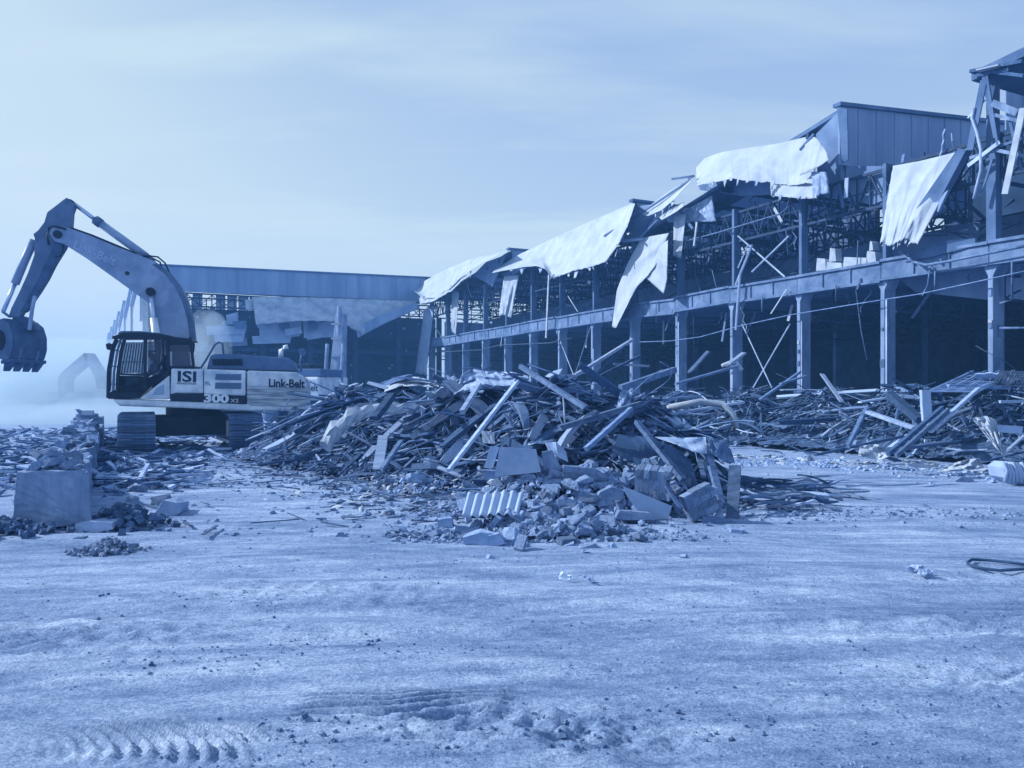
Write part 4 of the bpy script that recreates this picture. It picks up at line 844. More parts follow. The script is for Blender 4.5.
# ------------------------------------------------------------------ debris
BUMPS = [(-5.9, 19.9, .55, .9), (-5.1, 19.3, .95, 1.5), (-3.8, 18.0, 1.4, 1.6), (-2.4, 16.4, 1.45, 1.5), (-.9, 15.0, 1.55, 1.5), (.7, 13.9, 1.6, 1.5), (2.0, 13.3, 1.35, 1.15), (2.7, 12.6, .8, .8),
         (.25, 10.6, .55, .85), (1.1, 10.6, .55, .8), (2.0, 11.0, .6, .7), (.3, 9.1, .26, .6), (-.3, 9.6, .28, .5), (.9, 8.9, .15, .5), (-1.6, 12.8, .2, .9),
         (14.4, 17.4, 1.95, 2.0), (12.3, 19.0, 1.8, 1.8), (11.0, 21.2, 1.6, 1.8), (9.6, 23.6, 1.5, 1.8), (8.0, 26.0, 1.5, 1.8), (6.4, 28.0, 1.45, 2.0), (4.9, 26.0, 1.0, 1.6), (4.0, 30, 1.2, 2.2), (1.5, 34, 1.3, 2.5), (-1, 39, 1.3, 3)]
def heap(x, y):
    x = np.asarray(x, float); y = np.asarray(y, float); s = 0
    for cx, cy_, h, sg in BUMPS: s = s + (h * np.exp(-((x - cx) ** 2 + (y - cy_) ** 2) / (2 * (sg * .62) ** 2))) ** 3
    z = s ** (1 / 3.)
    return np.where(z < .06, 0, z)
hz = Field(heap, -14, 22, 5, 48, .06)
def base(x, y): return max(hz(x, y), 0) + gz(x, y)
# mound of fine fill under the loose pieces
def fill(name, label, x0, x1, y0, y1, d):
    gx, gy = np.meshgrid(np.arange(x0, x1, d), np.arange(y0, y1, d)); h = heap(gx, gy); keep = h > .16
    z = h * (.82 + .3 * (fbm(gx * 2.5, gy * 2.5, 4, 17) - .45)) + (fbm(gx * 6, gy * 6, 3, 18) - .45) * .22 * np.clip(h * 3, 0, 1) - .06
    idm = -np.ones(h.shape, int); idm[keep] = np.arange(keep.sum()); r, c = h.shape; fs = []
    for i in range(r - 1):
        for j in range(c - 1):
            q = (idm[i, j], idm[i, j + 1], idm[i + 1, j + 1], idm[i + 1, j])
            if min(q) >= 0: fs.append(tuple(int(k) for k in q))
    me_ = bpy.data.meshes.new(name); me_.from_pydata(list(zip(gx[keep].tolist(), gy[keep].tolist(), z[keep].tolist())), [], fs)
    return tag(link(name, me_, m_fill), label, None, kind='stuff')
fill('debris_fill', 'fine dark rubble filling the central debris heap', -9.5, 5.5, 7.6, 24.5, .10)
fill('debris_fill', 'fine dark rubble filling the heap along the mill columns', -4, 19.5, 12, 44, .16)
# shared shapes
def plank_mesh(k):
    r = random.Random(100 + k); me_ = bpy.data.meshes.new('plank'); n = 6; v = []; f = []; bend = r.uniform(-7, 7); tw = r.uniform(-.25, .25) * .4
    for i in range(n):
        t = i / (n - 1) - .5; a = tw * t
        for j, (b, c) in enumerate(((-.5, -.5), (.5, -.5), (.5, .5), (-.5, .5))):
            jx = r.uniform(-.04, .04) if i in (0, n - 1) else 0
            sh = r.uniform(.55, 1) if i in (0, n - 1) else r.uniform(.94, 1.05)
            v.append((t + jx, (b * math.cos(a) - c * .2 * math.sin(a)) * sh, (c + b * math.sin(a) * .8) * (sh if i in (0, n - 1) else 1) + bend * (.25 - t * t)))
        if i: f += [((i - 1) * 4 + j, (i - 1) * 4 + (j + 1) % 4, i * 4 + (j + 1) % 4, i * 4 + j) for j in range(4)]
    f += [(3, 2, 1, 0), tuple((n - 1) * 4 + j for j in range(4))]
    me_.from_pydata(v, [], f); me_.update(); return me_
def roughen(bm, amt, seed, cuts=2):
    """break up the flat faces of a lump"""
    bmesh.ops.triangulate(bm, faces=bm.faces); bmesh.ops.subdivide_edges(bm, edges=bm.edges, cuts=cuts, use_grid_fill=True); bm.normal_update(); r = random.Random(seed)
    for v in bm.verts: v.co += v.normal * (r.uniform(-.6, .4) + 1.6 * mnoise.noise(v.co * (3.0 if amt < .03 else 5.0) + Vector((seed, 0, 0)))) * amt
def hull_mesh(k, pts, rough=0, cuts=2):
    me_ = bpy.data.meshes.new('chunk'); bm = bmesh.new()
    for p in pts: bm.verts.new(p)
    r = bmesh.ops.convex_hull(bm, input=bm.verts); 
    bmesh.ops.delete(bm, geom=[g for g in r['geom_interior'] if isinstance(g, bmesh.types.BMVert)], context='VERTS')
    bmesh.ops.recalc_face_normals(bm, faces=bm.faces)
    if rough: roughen(bm, rough, k, cuts)
    bm.to_mesh(me_); bm.free(); return me_
def brick_mesh(k):
    r = random.Random(200 + k); pts = []
    for sx in (-.5, .5):
        for sy in (-.5, .5):
            for sz in (-.5, .5):
                if r.random() < .3:
                    for _ in range(3): pts.append((sx * (1 - r.random() * .3), sy * (1 - r.random() * .3), sz * (1 - r.random() * .25)))
                else: pts.append((sx * r.uniform(.95, 1), sy * r.uniform(.95, 1), sz * r.uniform(.95, 1)))
    return hull_mesh(k, pts)
def chunk_mesh(k):
    r = random.Random(300 + k); pts = []
    for _ in range(17):
        p = Vector([r.gauss(0, 1) for _ in range(3)]).normalized(); q = [max(-.42, min(.42, c * .62)) for c in p]; pts.append([c * r.uniform(.85, 1.12) for c in q])
    return hull_mesh(k, pts, .035)
PLANKS = [[(lambda me_: (me_.materials.append(m), me_)[1])(plank_mesh(k + 10 * q)) for k in range(7)] for q, m in enumerate(m_wood)]
BRICKS = [(lambda me_: (me_.materials.append(m_brick), me_)[1])(brick_mesh(k)) for k in range(10)]
CHUNKS = [(lambda me_: (me_.materials.append(m_chunk), me_)[1])(chunk_mesh(k)) for k in range(12)]
def steel_mesh(k):
    me_ = bpy.data.meshes.new('bar'); mb = MB()
    r = random.Random(400 + k); pts = [Vector((i / 6 - .5, r.uniform(-1, 1) * .05 + (.12 * math.sin(i * .9 + k) if k % 2 else 0), r.uniform(-1, 1) * .03)) for i in range(7)]
    mb.tube(pts, .5, 6); me_.from_pydata([], [], []); return pts
def put(name, me_, loc, rot, sc, label, cat, group):
    o = bpy.data.objects.new(name, me_); col.objects.link(o); o.location = loc; o.rotation_euler = rot; o.scale = sc; tag(o, label, cat, group); return o
def slope(x, y, d=.25): return (hz(x + d, y) - hz(x - d, y)) / (2 * d), (hz(x, y + d) - hz(x, y - d)) / (2 * d)
def zone(x, y):
    px = 512 + 770 * x / y
    if y > 13 and x > 3.6 or x > 5:
        return 'at the right end of the heap along the columns' if px > 900 else ('in the middle of the heap along the columns' if px > 790 else 'at the low left end of the heap along the columns')
    if px < 380: return 'in the central heap behind the excavator tail'
    if px < 480: return 'in the left half of the central heap'
    if px < 610: return 'in the middle of the central heap above the corrugated sheet'
    return 'in the right half of the central heap'
TONE = ['dark', 'grey', 'pale']
rp_ = random.Random(11)
def scatter_point(r, lo, hi, wts=None):
    while True:
        b = r.choices(BUMPS[lo:hi], weights=[q[2] * q[3] for q in BUMPS[lo:hi]])[0]
        a = r.uniform(0, 2 * math.pi); d = abs(r.gauss(0, .75)) * b[3]; x = b[0] + math.cos(a) * d; y = b[1] + math.sin(a) * d
        if y < 7.6 or (lo == 0 and y < 23 and 512 + 770 * x / y < 272): continue
        return x, y
def lay_plank(r, x, y, L, w, t, tone, lift=.0, wild=.17, name='broken_plank', stuff=None):
    sx, sy = slope(x, y); yaw = r.gauss(0, 1.1); c, s = math.cos(yaw), math.sin(yaw)
    pitch = -math.atan(max(-1.2, min(1.2, sx * c + sy * s))) * .8 + r.gauss(0, wild); pitch = max(-.55, min(.55, pitch)); roll = r.gauss(0, .5)
    z = hz(x, y) * .96 + gz(x, y) + t * .5 + lift + abs(math.sin(pitch)) * L * .08
    e = Euler((roll, pitch, yaw), 'XYZ')
    if stuff is not None: stuff.append((Vector((x, y, z)), e, (L, w, t))); return
    ln = 'long' if L > 1.7 else ('short' if L < .9 else 'mid length')
    return put(name, PLANKS[tone][r.randrange(7)], (x, y, z), e, (L, w, t), f'{ln} {TONE[tone]} broken plank {zone(x, y)}', 'plank', 'broken planks lying in the debris heaps')
NPL = 0
for i in range(170):                                            # central heap
    x, y = scatter_point(rp_, 0, 8); 
    if hz(x, y) < .25: continue
    tone = rp_.choices((0, 1, 2), (.42, .38, .2))[0]; L = min(2.6, rp_.lognormvariate(.1, .5)); lay_plank(rp_, x, y, L, rp_.uniform(.05, .20), rp_.uniform(.02, .06), tone, rp_.uniform(-.05, .18)); NPL += 1
for i in range(46):                                             # chunkier boards over the left shoulder and crest
    x, y = scatter_point(rp_, 0, 6)
    if hz(x, y) < .25: continue
    lay_plank(rp_, x, y, rp_.uniform(.6, 1.9), rp_.uniform(.14, .32), rp_.uniform(.03, .10), rp_.choices((0, 1, 2), (.4, .35, .25))[0], rp_.uniform(.1, .3), .25)
for i in range(110):                                            # heap along the columns
    x, y = scatter_point(rp_, 15, 22); tone = rp_.choices((0, 1, 2), (.40, .38, .22))[0]; L = min(3.2, rp_.lognormvariate(.3, .5))
    lay_plank(rp_, x, y, L, rp_.uniform(.06, .22), rp_.uniform(.025, .07), tone, rp_.uniform(-.05, .22)); NPL += 1
# smaller splinters, uncountable: joined
def splinters(name, label, n, lo, hi, Lr, wr, m, seed, wild=.16, lift=.14, minh=0.0):
    r = random.Random(seed); items = []
    while len(items) < n:
        x, y = scatter_point(r, lo, hi)
        if hz(x, y) < minh: continue
        lay_plank(r, x, y, r.uniform(*Lr), r.uniform(*wr), r.uniform(.008, .04), 0, r.uniform(-.04, lift), wild, stuff=items)
    mb = MB()
    for p, e, (L, w, t) in items:
        M3 = e.to_matrix(); k0, k1 = r.uniform(.2, 1), r.uniform(.2, 1); bend = r.gauss(0, .05) * L; hx = L / 2; pts_ = []
        for q, kk, dz in ((-hx, k0, 0), (0, 1, bend), (hx, k1, 0)): pts_ += [p + M3 @ Vector((q, a_ * w * kk / 2, b_ * t / 2 + dz)) for a_, b_ in ((-1, -1), (1, -1), (1, 1), (-1, 1))]
        mb.add(pts_, [(3, 2, 1, 0), (8, 9, 10, 11)] + [(o_ + i_, o_ + (i_ + 1) % 4, o_ + 4 + (i_ + 1) % 4, o_ + 4 + i_) for o_ in (0, 4) for i_ in range(4)])
    return tag(mb.build(name, m), label, None, kind='stuff')
splinters('wood_splinters', 'dark splinters and laths strewn through the central heap', 1400, 0, 8, (.25, 1.3), (.02, .13), m_wood[0], 1)
splinters('wood_splinters', 'grey splinters and laths strewn through the central heap', 1200, 0, 8, (.2, 1.2), (.02, .14), m_wood[1], 2)
splinters('wood_splinters', 'pale splinters and laths strewn through the central heap', 900, 0, 8, (.12, .8), (.012, .09), m_wood[2], 3)
splinters('wood_splinters', 'dark splinters strewn through the heap along the columns', 2200, 15, 25, (.3, 1.6), (.015, .10), m_wood[0], 4)
splinters('wood_splinters', 'grey splinters strewn through the heap along the columns', 1700, 15, 25, (.3, 1.6), (.015, .10), m_wood[1], 5)
splinters('wood_splinters', 'pale splinters strewn through the heap along the columns', 900, 15, 25, (.2, 1.2), (.015, .09), m_wood[2], 6)
# tangled wire and rebar, uncountable: joined
def wires(label, n, lo, hi, seed):
    r = random.Random(seed); mb = MB()
    for _ in range(n):
        x, y = scatter_point(r, lo, hi); a = r.uniform(0, 6.3); z = hz(x, y) + r.uniform(0, .2); st = r.uniform(.08, .22); va = r.gauss(0, .25); vz = r.gauss(.1, .35); pts = []
        for q in range(8):
            pts.append((x, y, max(z, hz(x, y) * .9 + .01))); x += math.cos(a) * st; y += math.sin(a) * st; z += vz * st; a += va; vz -= r.uniform(0, .16)
        mb.tube(pts, r.choice((.006, .009, .014)), 4)
    return tag(mb.build('tangled_wire', m_bar), label, None, kind='stuff')
wires('tangled wire and thin rods sprouting from the central heap', 260, 0, 8, 71); wires('tangled wire and thin rods sprouting from the heap by the columns', 260, 15, 22, 72)
# bent bars, pipes and strips
for i in range(70):
    cen = i < 34; x, y = scatter_point(rp_, 0, 8) if cen else scatter_point(rp_, 15, 22)
    L = rp_.uniform(1.0, 3.6); z0 = hz(x, y) * .95 + .05; yaw = rp_.gauss(0, .9); k = rp_.uniform(0, 9); arch = rp_.uniform(0, .5); mb = MB(); pts = []
    for q in range(8):
        t = q / 7 - .5; px_ = x + math.cos(yaw) * L * t; py_ = y + math.sin(yaw) * L * t + .12 * math.sin(k + q)
        pts.append((px_, py_, max(hz(px_, py_), .02) * .5 + z0 * .5 + .08 + arch * (.25 - t * t) * 2 + .05 * math.sin(k * 3 + q * 1.3)))
    rad = rp_.choice((.012, .016, .022, .032)); mb.tube(pts, rad, 6); o = mb.build('bent_bar', rp_.choice((m_bar, m_bar, m_sheet)), None, pts[3], smooth=True)
    tag(o, f'{"thick" if rad > .03 else ("thin" if rad < .02 else "middling")} {"long" if L > 2.3 else "short"} bent metal bar {zone(x, y)}', 'metal bar', 'bent bars sticking out of the debris heaps')
# torn sheets of metal and board
def torn(name, label, cat, c, w, h, rot, m, seed, wr=.1, group=None, thick=.02, nx=9, ny=7):
    r = random.Random(seed); M3 = Euler(rot).to_matrix(); P = []
    for i in range(ny):
        row = []
        for j in range(nx):
            u = j / (nx - 1) - .5; v = i / (ny - 1) - .5; e = (abs(u) > .49) * r.uniform(-.06, .06); e2_ = (abs(v) > .49) * r.uniform(-.06, .06)
            row.append(Vector(c) + M3 @ Vector(((u + e) * w, (v + e2_) * h, (float(fbm(u * 3 + seed, v * 3, 3, seed)) - .44) * wr * 2)))
        P.append(row)
    o = grid_mesh(name, P, m, None, thick, origin=c, smooth=False); return tag(o, label, cat, group)
for i in range(110):
    cen = i < 60; x, y = scatter_point(rp_, 0, 8) if cen else scatter_point(rp_, 15, 22); w = rp_.uniform(.25, 1.2)
    torn('torn_sheet', f'{"big" if w > .8 else ("small" if w < .5 else "middling")} crumpled torn sheet {zone(x, y)}', 'sheet', (x, y, hz(x, y) * .97 + .12), w, rp_.uniform(.15, .6), (rp_.gauss(0, .5), rp_.gauss(0, .4), rp_.uniform(-3, 3)), rp_.choice((m_sheet, m_tarpdirty, m_panel, m_deck, m_deck, m_wood[0], m_wood[1])), 500 + i, rp_.uniform(.05, .25), 'torn sheets lying in the debris heaps')
# bricks and concrete rubble of the front fan
rb = random.Random(23); NB = 0
def brick_zone(x, y):
    px = 512 + 770 * x / y
    if y < 9.0: return 'at the left toe of the brick fan' if px < 500 else ('at the middle toe of the brick fan' if px < 560 else 'at the right toe of the brick fan')
    if px < 465: return 'left of the corrugated sheet'
    if px < 520: return 'just behind the corrugated sheet'
    if px < 560: return 'below the right end of the upright slab'
    if px < 610: return 'below the coursed brick lump'
    return 'around the curved plate and tilted brick panel'
for i in range(300):
    x, y = scatter_point(rb, 8, 14)
    if y < 7.9 or x > 3 or hz(x, y) < .03 and rb.random() < .6: continue
    s = rb.uniform(.75, 1.15); whole = rb.random() < .55; rx, ry = rb.gauss(0, .5), rb.gauss(0, .5); pose = 'flat' if max(abs(rx), abs(ry)) < .35 else ('tipped' if max(abs(rx), abs(ry)) < .8 else 'upended')
    o = put('loose_brick', BRICKS[rb.randrange(10)], (x, y, hz(x, y) * 1.0 + gz(x, y) + rb.uniform(.0, .07)), (rx, ry, rb.uniform(-3.1, 3.1)), ((.22 if whole else .13) * s, .105 * s, .075 * s),
            f'{pose} {"whole" if whole else "broken"} brick {brick_zone(x, y)}', 'brick', 'loose bricks in the front brick fan'); NB += 1
for i in range(120):
    x, y = scatter_point(rb, 8, 15)
    if y < 7.9 or x > 3.2: continue
    s = rb.choice((.12, .15, .18, .22, .28))
    put('concrete_chunk', CHUNKS[rb.randrange(12)], (x, y, hz(x, y) + gz(x, y) + s * .15), (rb.uniform(-.6, .6), rb.uniform(-.6, .6), rb.uniform(-3, 3)), (s * rb.uniform(.9, 1.6), s, s * rb.uniform(.5, .9)),
        f'{"large" if s > .2 else ("middling" if s > .14 else "small")} rough concrete chunk {brick_zone(x, y)}', 'rubble', 'concrete chunks in the front brick fan')
def bits(name, label, n, fn, smin, smax, m, seed, flat=.7):
    r = random.Random(seed); mb = MB()
    base_ = [(-1, -1, -1), (1, -1, -.8), (1, 1, -1), (-1, 1, -.9), (-.6, -.7, 1), (.7, -.5, .8), (.5, .7, 1), (-.7, .6, .7)]
    for _ in range(n):
        x, y = fn(r); s = smin * (smax / smin) ** (r.random() ** 2.2) / 2; e = Euler((r.gauss(0, .4), r.gauss(0, .4), r.uniform(-3, 3))).to_matrix(); c = Vector((x, y, hz(x, y) * (hz(x, y) > .05) + gz(x, y) + s * flat * .35))
        k = Vector((r.uniform(.7, 1.5), r.uniform(.7, 1.2), flat * r.uniform(.6, 1.1))) * s
        mb.hexa([c + e @ Vector((p[0] * k.x * r.uniform(.7, 1), p[1] * k.y * r.uniform(.7, 1), p[2] * k.z)) for p in base_])
    return tag(mb.build(name, m), label, None, kind='stuff')
bits('rubble_bits', 'brick crumbs and mortar spread over the brick fan', 4200, lambda r: scatter_point(r, 8, 15), .02, .12, m_chunk, 31)
bits('rubble_bits', 'crumbs and shards filling the gaps of the central heap', 3000, lambda r: scatter_point(r, 0, 8), .03, .22, mat('heap_crumbs', .22, .6, 3, .95, .5, 20), 41, .5)
bits('rubble_bits', 'crumbs and shards filling the gaps of the heap by the columns', 2200, lambda r: scatter_point(r, 15, 25), .04, .28, mat('heap_crumbs', .22), 42, .5)
bits('pale_scraps', 'white plaster and paper scraps strewn over the left toe of the heap', 420, lambda r: (lambda p: (p[0], p[1]))((r.gauss(-1.7, .9), r.gauss(12.6, .8))), .03, .22, m_tarpdirty, 43, .12)
bits('pale_scraps', 'white scraps strewn along the toe of the heap by the columns', 420, lambda r: (lambda t: (4.8 + 5.8 * t + r.gauss(0, .4), 20.6 - 5.6 * t + r.gauss(0, .5)))(r.random()), .04, .30, m_tarpdirty, 44, .12)
def around(r):
    x, y = scatter_point(r, 0, 15); return x + r.gauss(0, .9), max(7.6, y + r.gauss(0, .9) - .5)
bits('rubble_bits', 'loose crumbs around the toe of the central heap', 2600, around, .015, .10, m_chunk, 32)
def yard(r):
    while True:
        Y = 2.9 * (20 / 2.9) ** r.random(); x = r.uniform(-.72, .72) * Y
        if float(mnoise.noise(Vector((x * .7, Y * 1.3, 2)))) + .6 * float(mnoise.noise(Vector((x * 2.2, Y * 3.5, 7)))) > r.uniform(-.05, .55): return x, Y
bits('gravel', 'small stones scattered over the dusty yard', 5200, yard, .004, .022, mat('dark_gravel', .24, .5, 6, .95, .3, 30), 33, .8)
def clods(r):
    c = r.choice([(-.95, 3.85, .25), (-.35, 3.75, .3), (.1, 3.9, .25), (.35, 3.7, .15), (.9, 3.9, .3), (1.6, 4.2, .4), (2.6, 4.8, .5), (-3.0, 6.0, .5), (-1.2, 5.2, .5)]); return c[0] + r.gauss(0, c[2]), c[1] + r.gauss(0, c[2] * .5)
bits('soil_clods', 'dark soil clods thrown up in the yard', 320, clods, .008, .036, mat('dark_soil', .15, .5, 6, .95, .4, 30), 34, .8)
def leftfield(r):
    Y = 13 * (33 / 13) ** r.random(); px = r.uniform(-60, 330); 
    if Y < 18 and px > 190: px = r.uniform(0, 190)
    return (px - 512) / 770 * Y, Y
bits('rubble_bits', 'dark broken debris littering the ground left of and under the excavator', 4200, leftfield, .03, .28, mat('field_rubble', .24, .6, 3, .95, .5, 20), 35, .45)
rl = random.Random(37); mb = MB(); mb2 = MB()
for i in range(1300):
    x, y = leftfield(rl); L = rl.uniform(.2, 1.0); (mb if rl.random() < .6 else mb2).box((x, y, gz(x, y) + rl.uniform(.02, .14)), (L, rl.uniform(.02, .1), rl.uniform(.01, .05)), Euler((rl.gauss(0, .3), rl.gauss(0, .18), rl.gauss(0, .7))).to_matrix())
tag(mb.build('wood_splinters', m_wood[0]), 'dark laths littering the ground around the excavator', None, kind='stuff'); tag(mb2.build('wood_splinters', m_wood[2]), 'pale laths littering the ground around the excavator', None, kind='stuff')
def rightyard(r):
    t = r.random(); a = Vector((5.2, 19.0)).lerp(Vector((10.2, 13.4)), t); return a.x + r.gauss(0, .7) + .4, a.y + r.gauss(0, .8)
bits('rubble_bits', 'crumbs along the toe of the heap by the columns', 1200, rightyard, .02, .16, m_chunk, 38, .5)
def rightstrip(r): return r.uniform(3.0, 8.5), 10.2 + r.gauss(0, .35) + r.random() * .3
bits('rubble_bits', 'dark crumbs in a low windrow right of the central heap', 900, rightstrip, .015, .10, mat('field_rubble', .15), 39, .5)

def litter(r):
    while True:
        px = r.uniform(100, 470); py = r.uniform(452, 540); k = max(0, 1 - (py - 452) / (40 + max(0, (px - 250)) * .22))
        if r.random() < k + .03: g = onground(px, py); return g.x, g.y
bits('rubble_bits', 'fine dark debris trodden into the yard between the excavator and the heap', 5200, litter, .012, .12, mat('field_rubble', .15), 45, .4)
bits('rubble_bits', 'pale crumbs trodden into the yard between the excavator and the heap', 1800, litter, .012, .10, m_chunk, 46, .4)
rk = random.Random(91); mb = MB()
for i in range(420):
    x, y = litter(rk); mb.box((x, y, gz(x, y) + rk.uniform(.01, .06)), (rk.uniform(.08, .6), rk.uniform(.012, .06), .012), Euler((rk.gauss(0, .2), rk.gauss(0, .1), rk.uniform(-3, 3))).to_matrix())
tag(mb.build('wood_splinters', m_wood[1]), 'laths and splinters trodden into the yard left of the heap', None, kind='stuff')
def toe(r): return r.gauss(.35, .75), 8.35 + abs(r.gauss(0, .6))
bits('rubble_bits', 'mixed brick crumbs spilling out at the toe of the brick fan', 1800, toe, .02, .12, m_brick, 47, .6)
# ---------------------------------------------------------------- single pieces one can point at
def piece_bar(name, label, cat, a, b, w, h, m, up=(0, 0, 1), jag=.03):
    a = Vector(a); b = Vector(b); w *= .8; h *= .8; mb = MB(); d = (b - a); L = d.length; d.normalize(); u = Vector(up)
    if abs(d.dot(u)) > .95: u = Vector((0, -1, 0))
    s = d.cross(u).normalized(); t = s.cross(d).normalized(); r = random.Random(hash(label) & 0xff if False else len(label)); n = 5
    for i in range(n):
        for j, (p, q) in enumerate(((-.5, -.5), (.5, -.5), (.5, .5), (-.5, .5))):
            e = r.uniform(-jag, jag) if i in (0, n - 1) else 0
            mb.v.append(tuple(a + d * (L * i / (n - 1) + e) + s * (p * w * r.uniform(.92, 1.05)) + t * (q * h * r.uniform(.92, 1.05))))
        if i: mb.f += [((i - 1) * 4 + j, (i - 1) * 4 + (j + 1) % 4, i * 4 + (j + 1) % 4, i * 4 + j) for j in range(4)]
    mb.f += [(3, 2, 1, 0), tuple((n - 1) * 4 + j for j in range(4))]
    return tag(mb.build(name, m, None, a.lerp(b, .5)), label, cat)
piece_bar('timber_pole', 'long pale pole leaning diagonally across the central heap', 'pole', at(517, 382, 11.6), at(449, 470, 10.6), .075, .06, m_wood[2])
piece_bar('timber_beam', 'pale square timber leaning beside the long pole', 'beam', at(479, 385, 13.0), at(462, 412, 12.2), .09, .09, m_wood[2])
piece_bar('timber_beam', 'thick dark beam end rising left of the heap middle', 'beam', at(392, 396, 14.0), at(375, 418, 13.5), .16, .14, m_wood[0])
piece_bar('timber_board', 'broad pale board standing upright left of the pole', 'board', at(383, 437, 12.6), at(378, 469, 12.0), .2, .05, m_wood[2])
piece_bar('timber_board', 'narrow pale board leaning against the upright board', 'board', at(402, 440, 12.4), at(381, 470, 11.9), .09, .06, m_wood[1])
piece_bar('timber_beam', 'long grey beam lying flat above the concrete slab', 'beam', at(560, 428, 11.9), at(640, 404, 12.6), .13, .11, m_wood[1])
piece_bar('timber_beam', 'long grey diagonal timber crossing the right half of the heap', 'beam', at(586, 449, 11.0), at(632, 408, 11.6), .09, .08, m_wood[1])
piece_bar('timber_beam', 'pale splintered timber falling to the right over the dark sheet', 'beam', at(637, 422, 11.3), at(683, 480, 10.6), .11, .08, m_wood[1])
piece_bar('timber_board', 'tapered weathered board standing at the right end of the heap', 'board', at(735, 466, 10.4), at(732, 520, 10.0), .20, .05, m_wood[1])
piece_bar('timber_beam', 'grey post leaning beside the tapered board', 'beam', at(708, 452, 10.7), at(722, 506, 10.2), .11, .10, m_wood[1])
piece_bar('timber_beam', 'long thin beam jutting up from the crest toward the mill', 'beam', at(574, 376, 14.5), at(632, 340, 16.0), .09, .07, m_wood[2])
piece_bar('timber_beam', 'second beam jutting up from the crest toward the mill', 'beam', at(588, 384, 14.5), at(625, 346, 15.8), .08, .07, m_wood[0])
piece_bar('timber_beam', 'third dark beam leaning on the jutting beams', 'beam', at(596, 378, 14.6), at(640, 356, 15.6), .07, .06, m_wood[0])
piece_bar('timber_beam', 'pale level rail at the tips of the jutting beams', 'rail', at(613, 364, 15.6), at(649, 366, 15.7), .08, .06, m_wood[2])
piece_bar('timber_beam', 'round grey log reaching right from the crest', 'log', at(621, 388, 14.0), at(674, 370, 15.0), .14, .14, m_wood[1])
piece_bar('timber_beam', 'long grey beam slanting down from the crest left of the dark box', 'beam', at(520, 366, 13.6), at(586, 408, 12.0), .10, .09, m_wood[1])
for k, (a, b, t_, lb) in enumerate((((270, 436), (290, 398), 2, 'upright pale board behind the excavator tail'), ((640, 402), (700, 396), 1, 'flat grey plank on the right crest'), ((486, 436), (536, 420), 1, 'grey plank just above the upright slab'), ((675, 384), (738, 366), 1, 'slim pole rising right of the crest'), ((728, 365), (744, 353), 2, 'short pale stake by the third column'), ((690, 372), (708, 352), 1, 'crooked stake on the right crest'), ((665, 415), (745, 402), 2, 'splintered pale plank at the right end of the crest'), ((672, 440), (712, 420), 1, 'thick grey plank leaning over the grey sheet'))):
    piece_bar('timber_board', lb, 'board', at(*a, 20.0 if k == 0 else (13 + (k > 2) * 1.0)), at(*b, 20.2 if k == 0 else (13.4 + (k > 2) * 1.0)), .11, .05, m_wood[t_])
# crooked pale duct sweeping along the left of the heap
mb = MB(); cpts = resample([(326, 446), (338, 428), (352, 416), (370, 411), (395, 409), (430, 404), (452, 401)], 26); mb.tube([at(p.x, p.y, 14.2 + 1.2 * k / 25) for k, p in enumerate(cpts)], .15, 10, .07)
rdu = random.Random(3); mb.v = [(a + rdu.gauss(0, .022), b - abs(rdu.gauss(0, .03)), c + rdu.gauss(0, .03)) for a, b, c in mb.v]
tag(mb.build('crushed_duct', m_tarpdirty, None, at(370, 420, 14.8)), 'crooked pale crushed duct sweeping down the left of the central heap', 'duct')
mb = MB(); mb.tube([at(668, 408, 13.4), at(700, 402, 13.5), at(722, 404, 13.4), at(733, 414, 13.3), at(736, 428, 13.2)], .06, 8); tag(mb.build('bent_pipe', m_tarpdirty, None, at(705, 404, 13.4), smooth=True), 'pale pipe bent downward at the right end of the heap', 'pipe')
mb = MB(); mb.tube([at(722, 366, 19), at(735, 360, 19), at(742, 370, 19), at(745, 352, 19), at(748, 340, 19)][:3], .05, 7); tag(mb.build('bent_pipe', m_tarpdirty, None, at(735, 363, 19), smooth=True), 'short pale bent pipe below the third column', 'pipe')
# corrugated sheet
P = []
for i in range(9):
    row = []
    for j in range(57):
        u = j / 56; v = i / 8; x_ = 465 + 56 * u + (1 - v) * 6 - 3; y_ = 498 + 20 * v - 6 * (1 - u) * 0 + (3 * math.sin(u * 7) if v in (0, 1) else 0) * .5 - (1 - v) * 3
        p = at(x_, y_, 9.25 - .45 * v); n_ = Vector((-.2, -.55, .8)); row.append(p + n_ * (.022 * math.sin(u * 2 * math.pi * 6.5)) + Vector((0, 0, .03)))
    P.append(row)
tag(grid_mesh('corrugated_sheet', P, mat('corrugated_pale', .45, .12, 2, .5, .05), None, .006, origin=at(493, 508, 9)), 'pale corrugated sheet lying on the brick fan', 'sheet')
def hero_hull(name, label, cat, px, Y0, depth, m, seed, jit=.02, taper=.85):
    """a lump whose camera side has the given outline, with real depth behind it"""
    r = random.Random(seed); pts = [at(x, y, Y0 + r.uniform(0, jit)) for x, y in px]; c = sum(pts, Vector()) / len(pts)
    back = [c + (p - c) * taper + Vector((r.uniform(-jit, jit), depth, r.uniform(-jit, jit))) for p in pts]
    o0 = Vector((c.x, c.y + depth / 2, min(p.z for p in pts))); me_ = hull_mesh(seed, [p - o0 for p in pts + back], .012 if m in (m_chunk, m_conc, m_concdark) else 0); me_.materials.append(m)
    o = bpy.data.objects.new(name, me_); col.objects.link(o); o.location = o0; return tag(o, label, cat)
hero_hull('concrete_slab', 'upright smooth concrete slab on top of the brick fan', 'slab', [(500, 447), (536, 449), (541, 472), (494, 477)], 10.3, .28, mat('slab_concrete', .42, .25, 2, .9, .4, 14), 41)
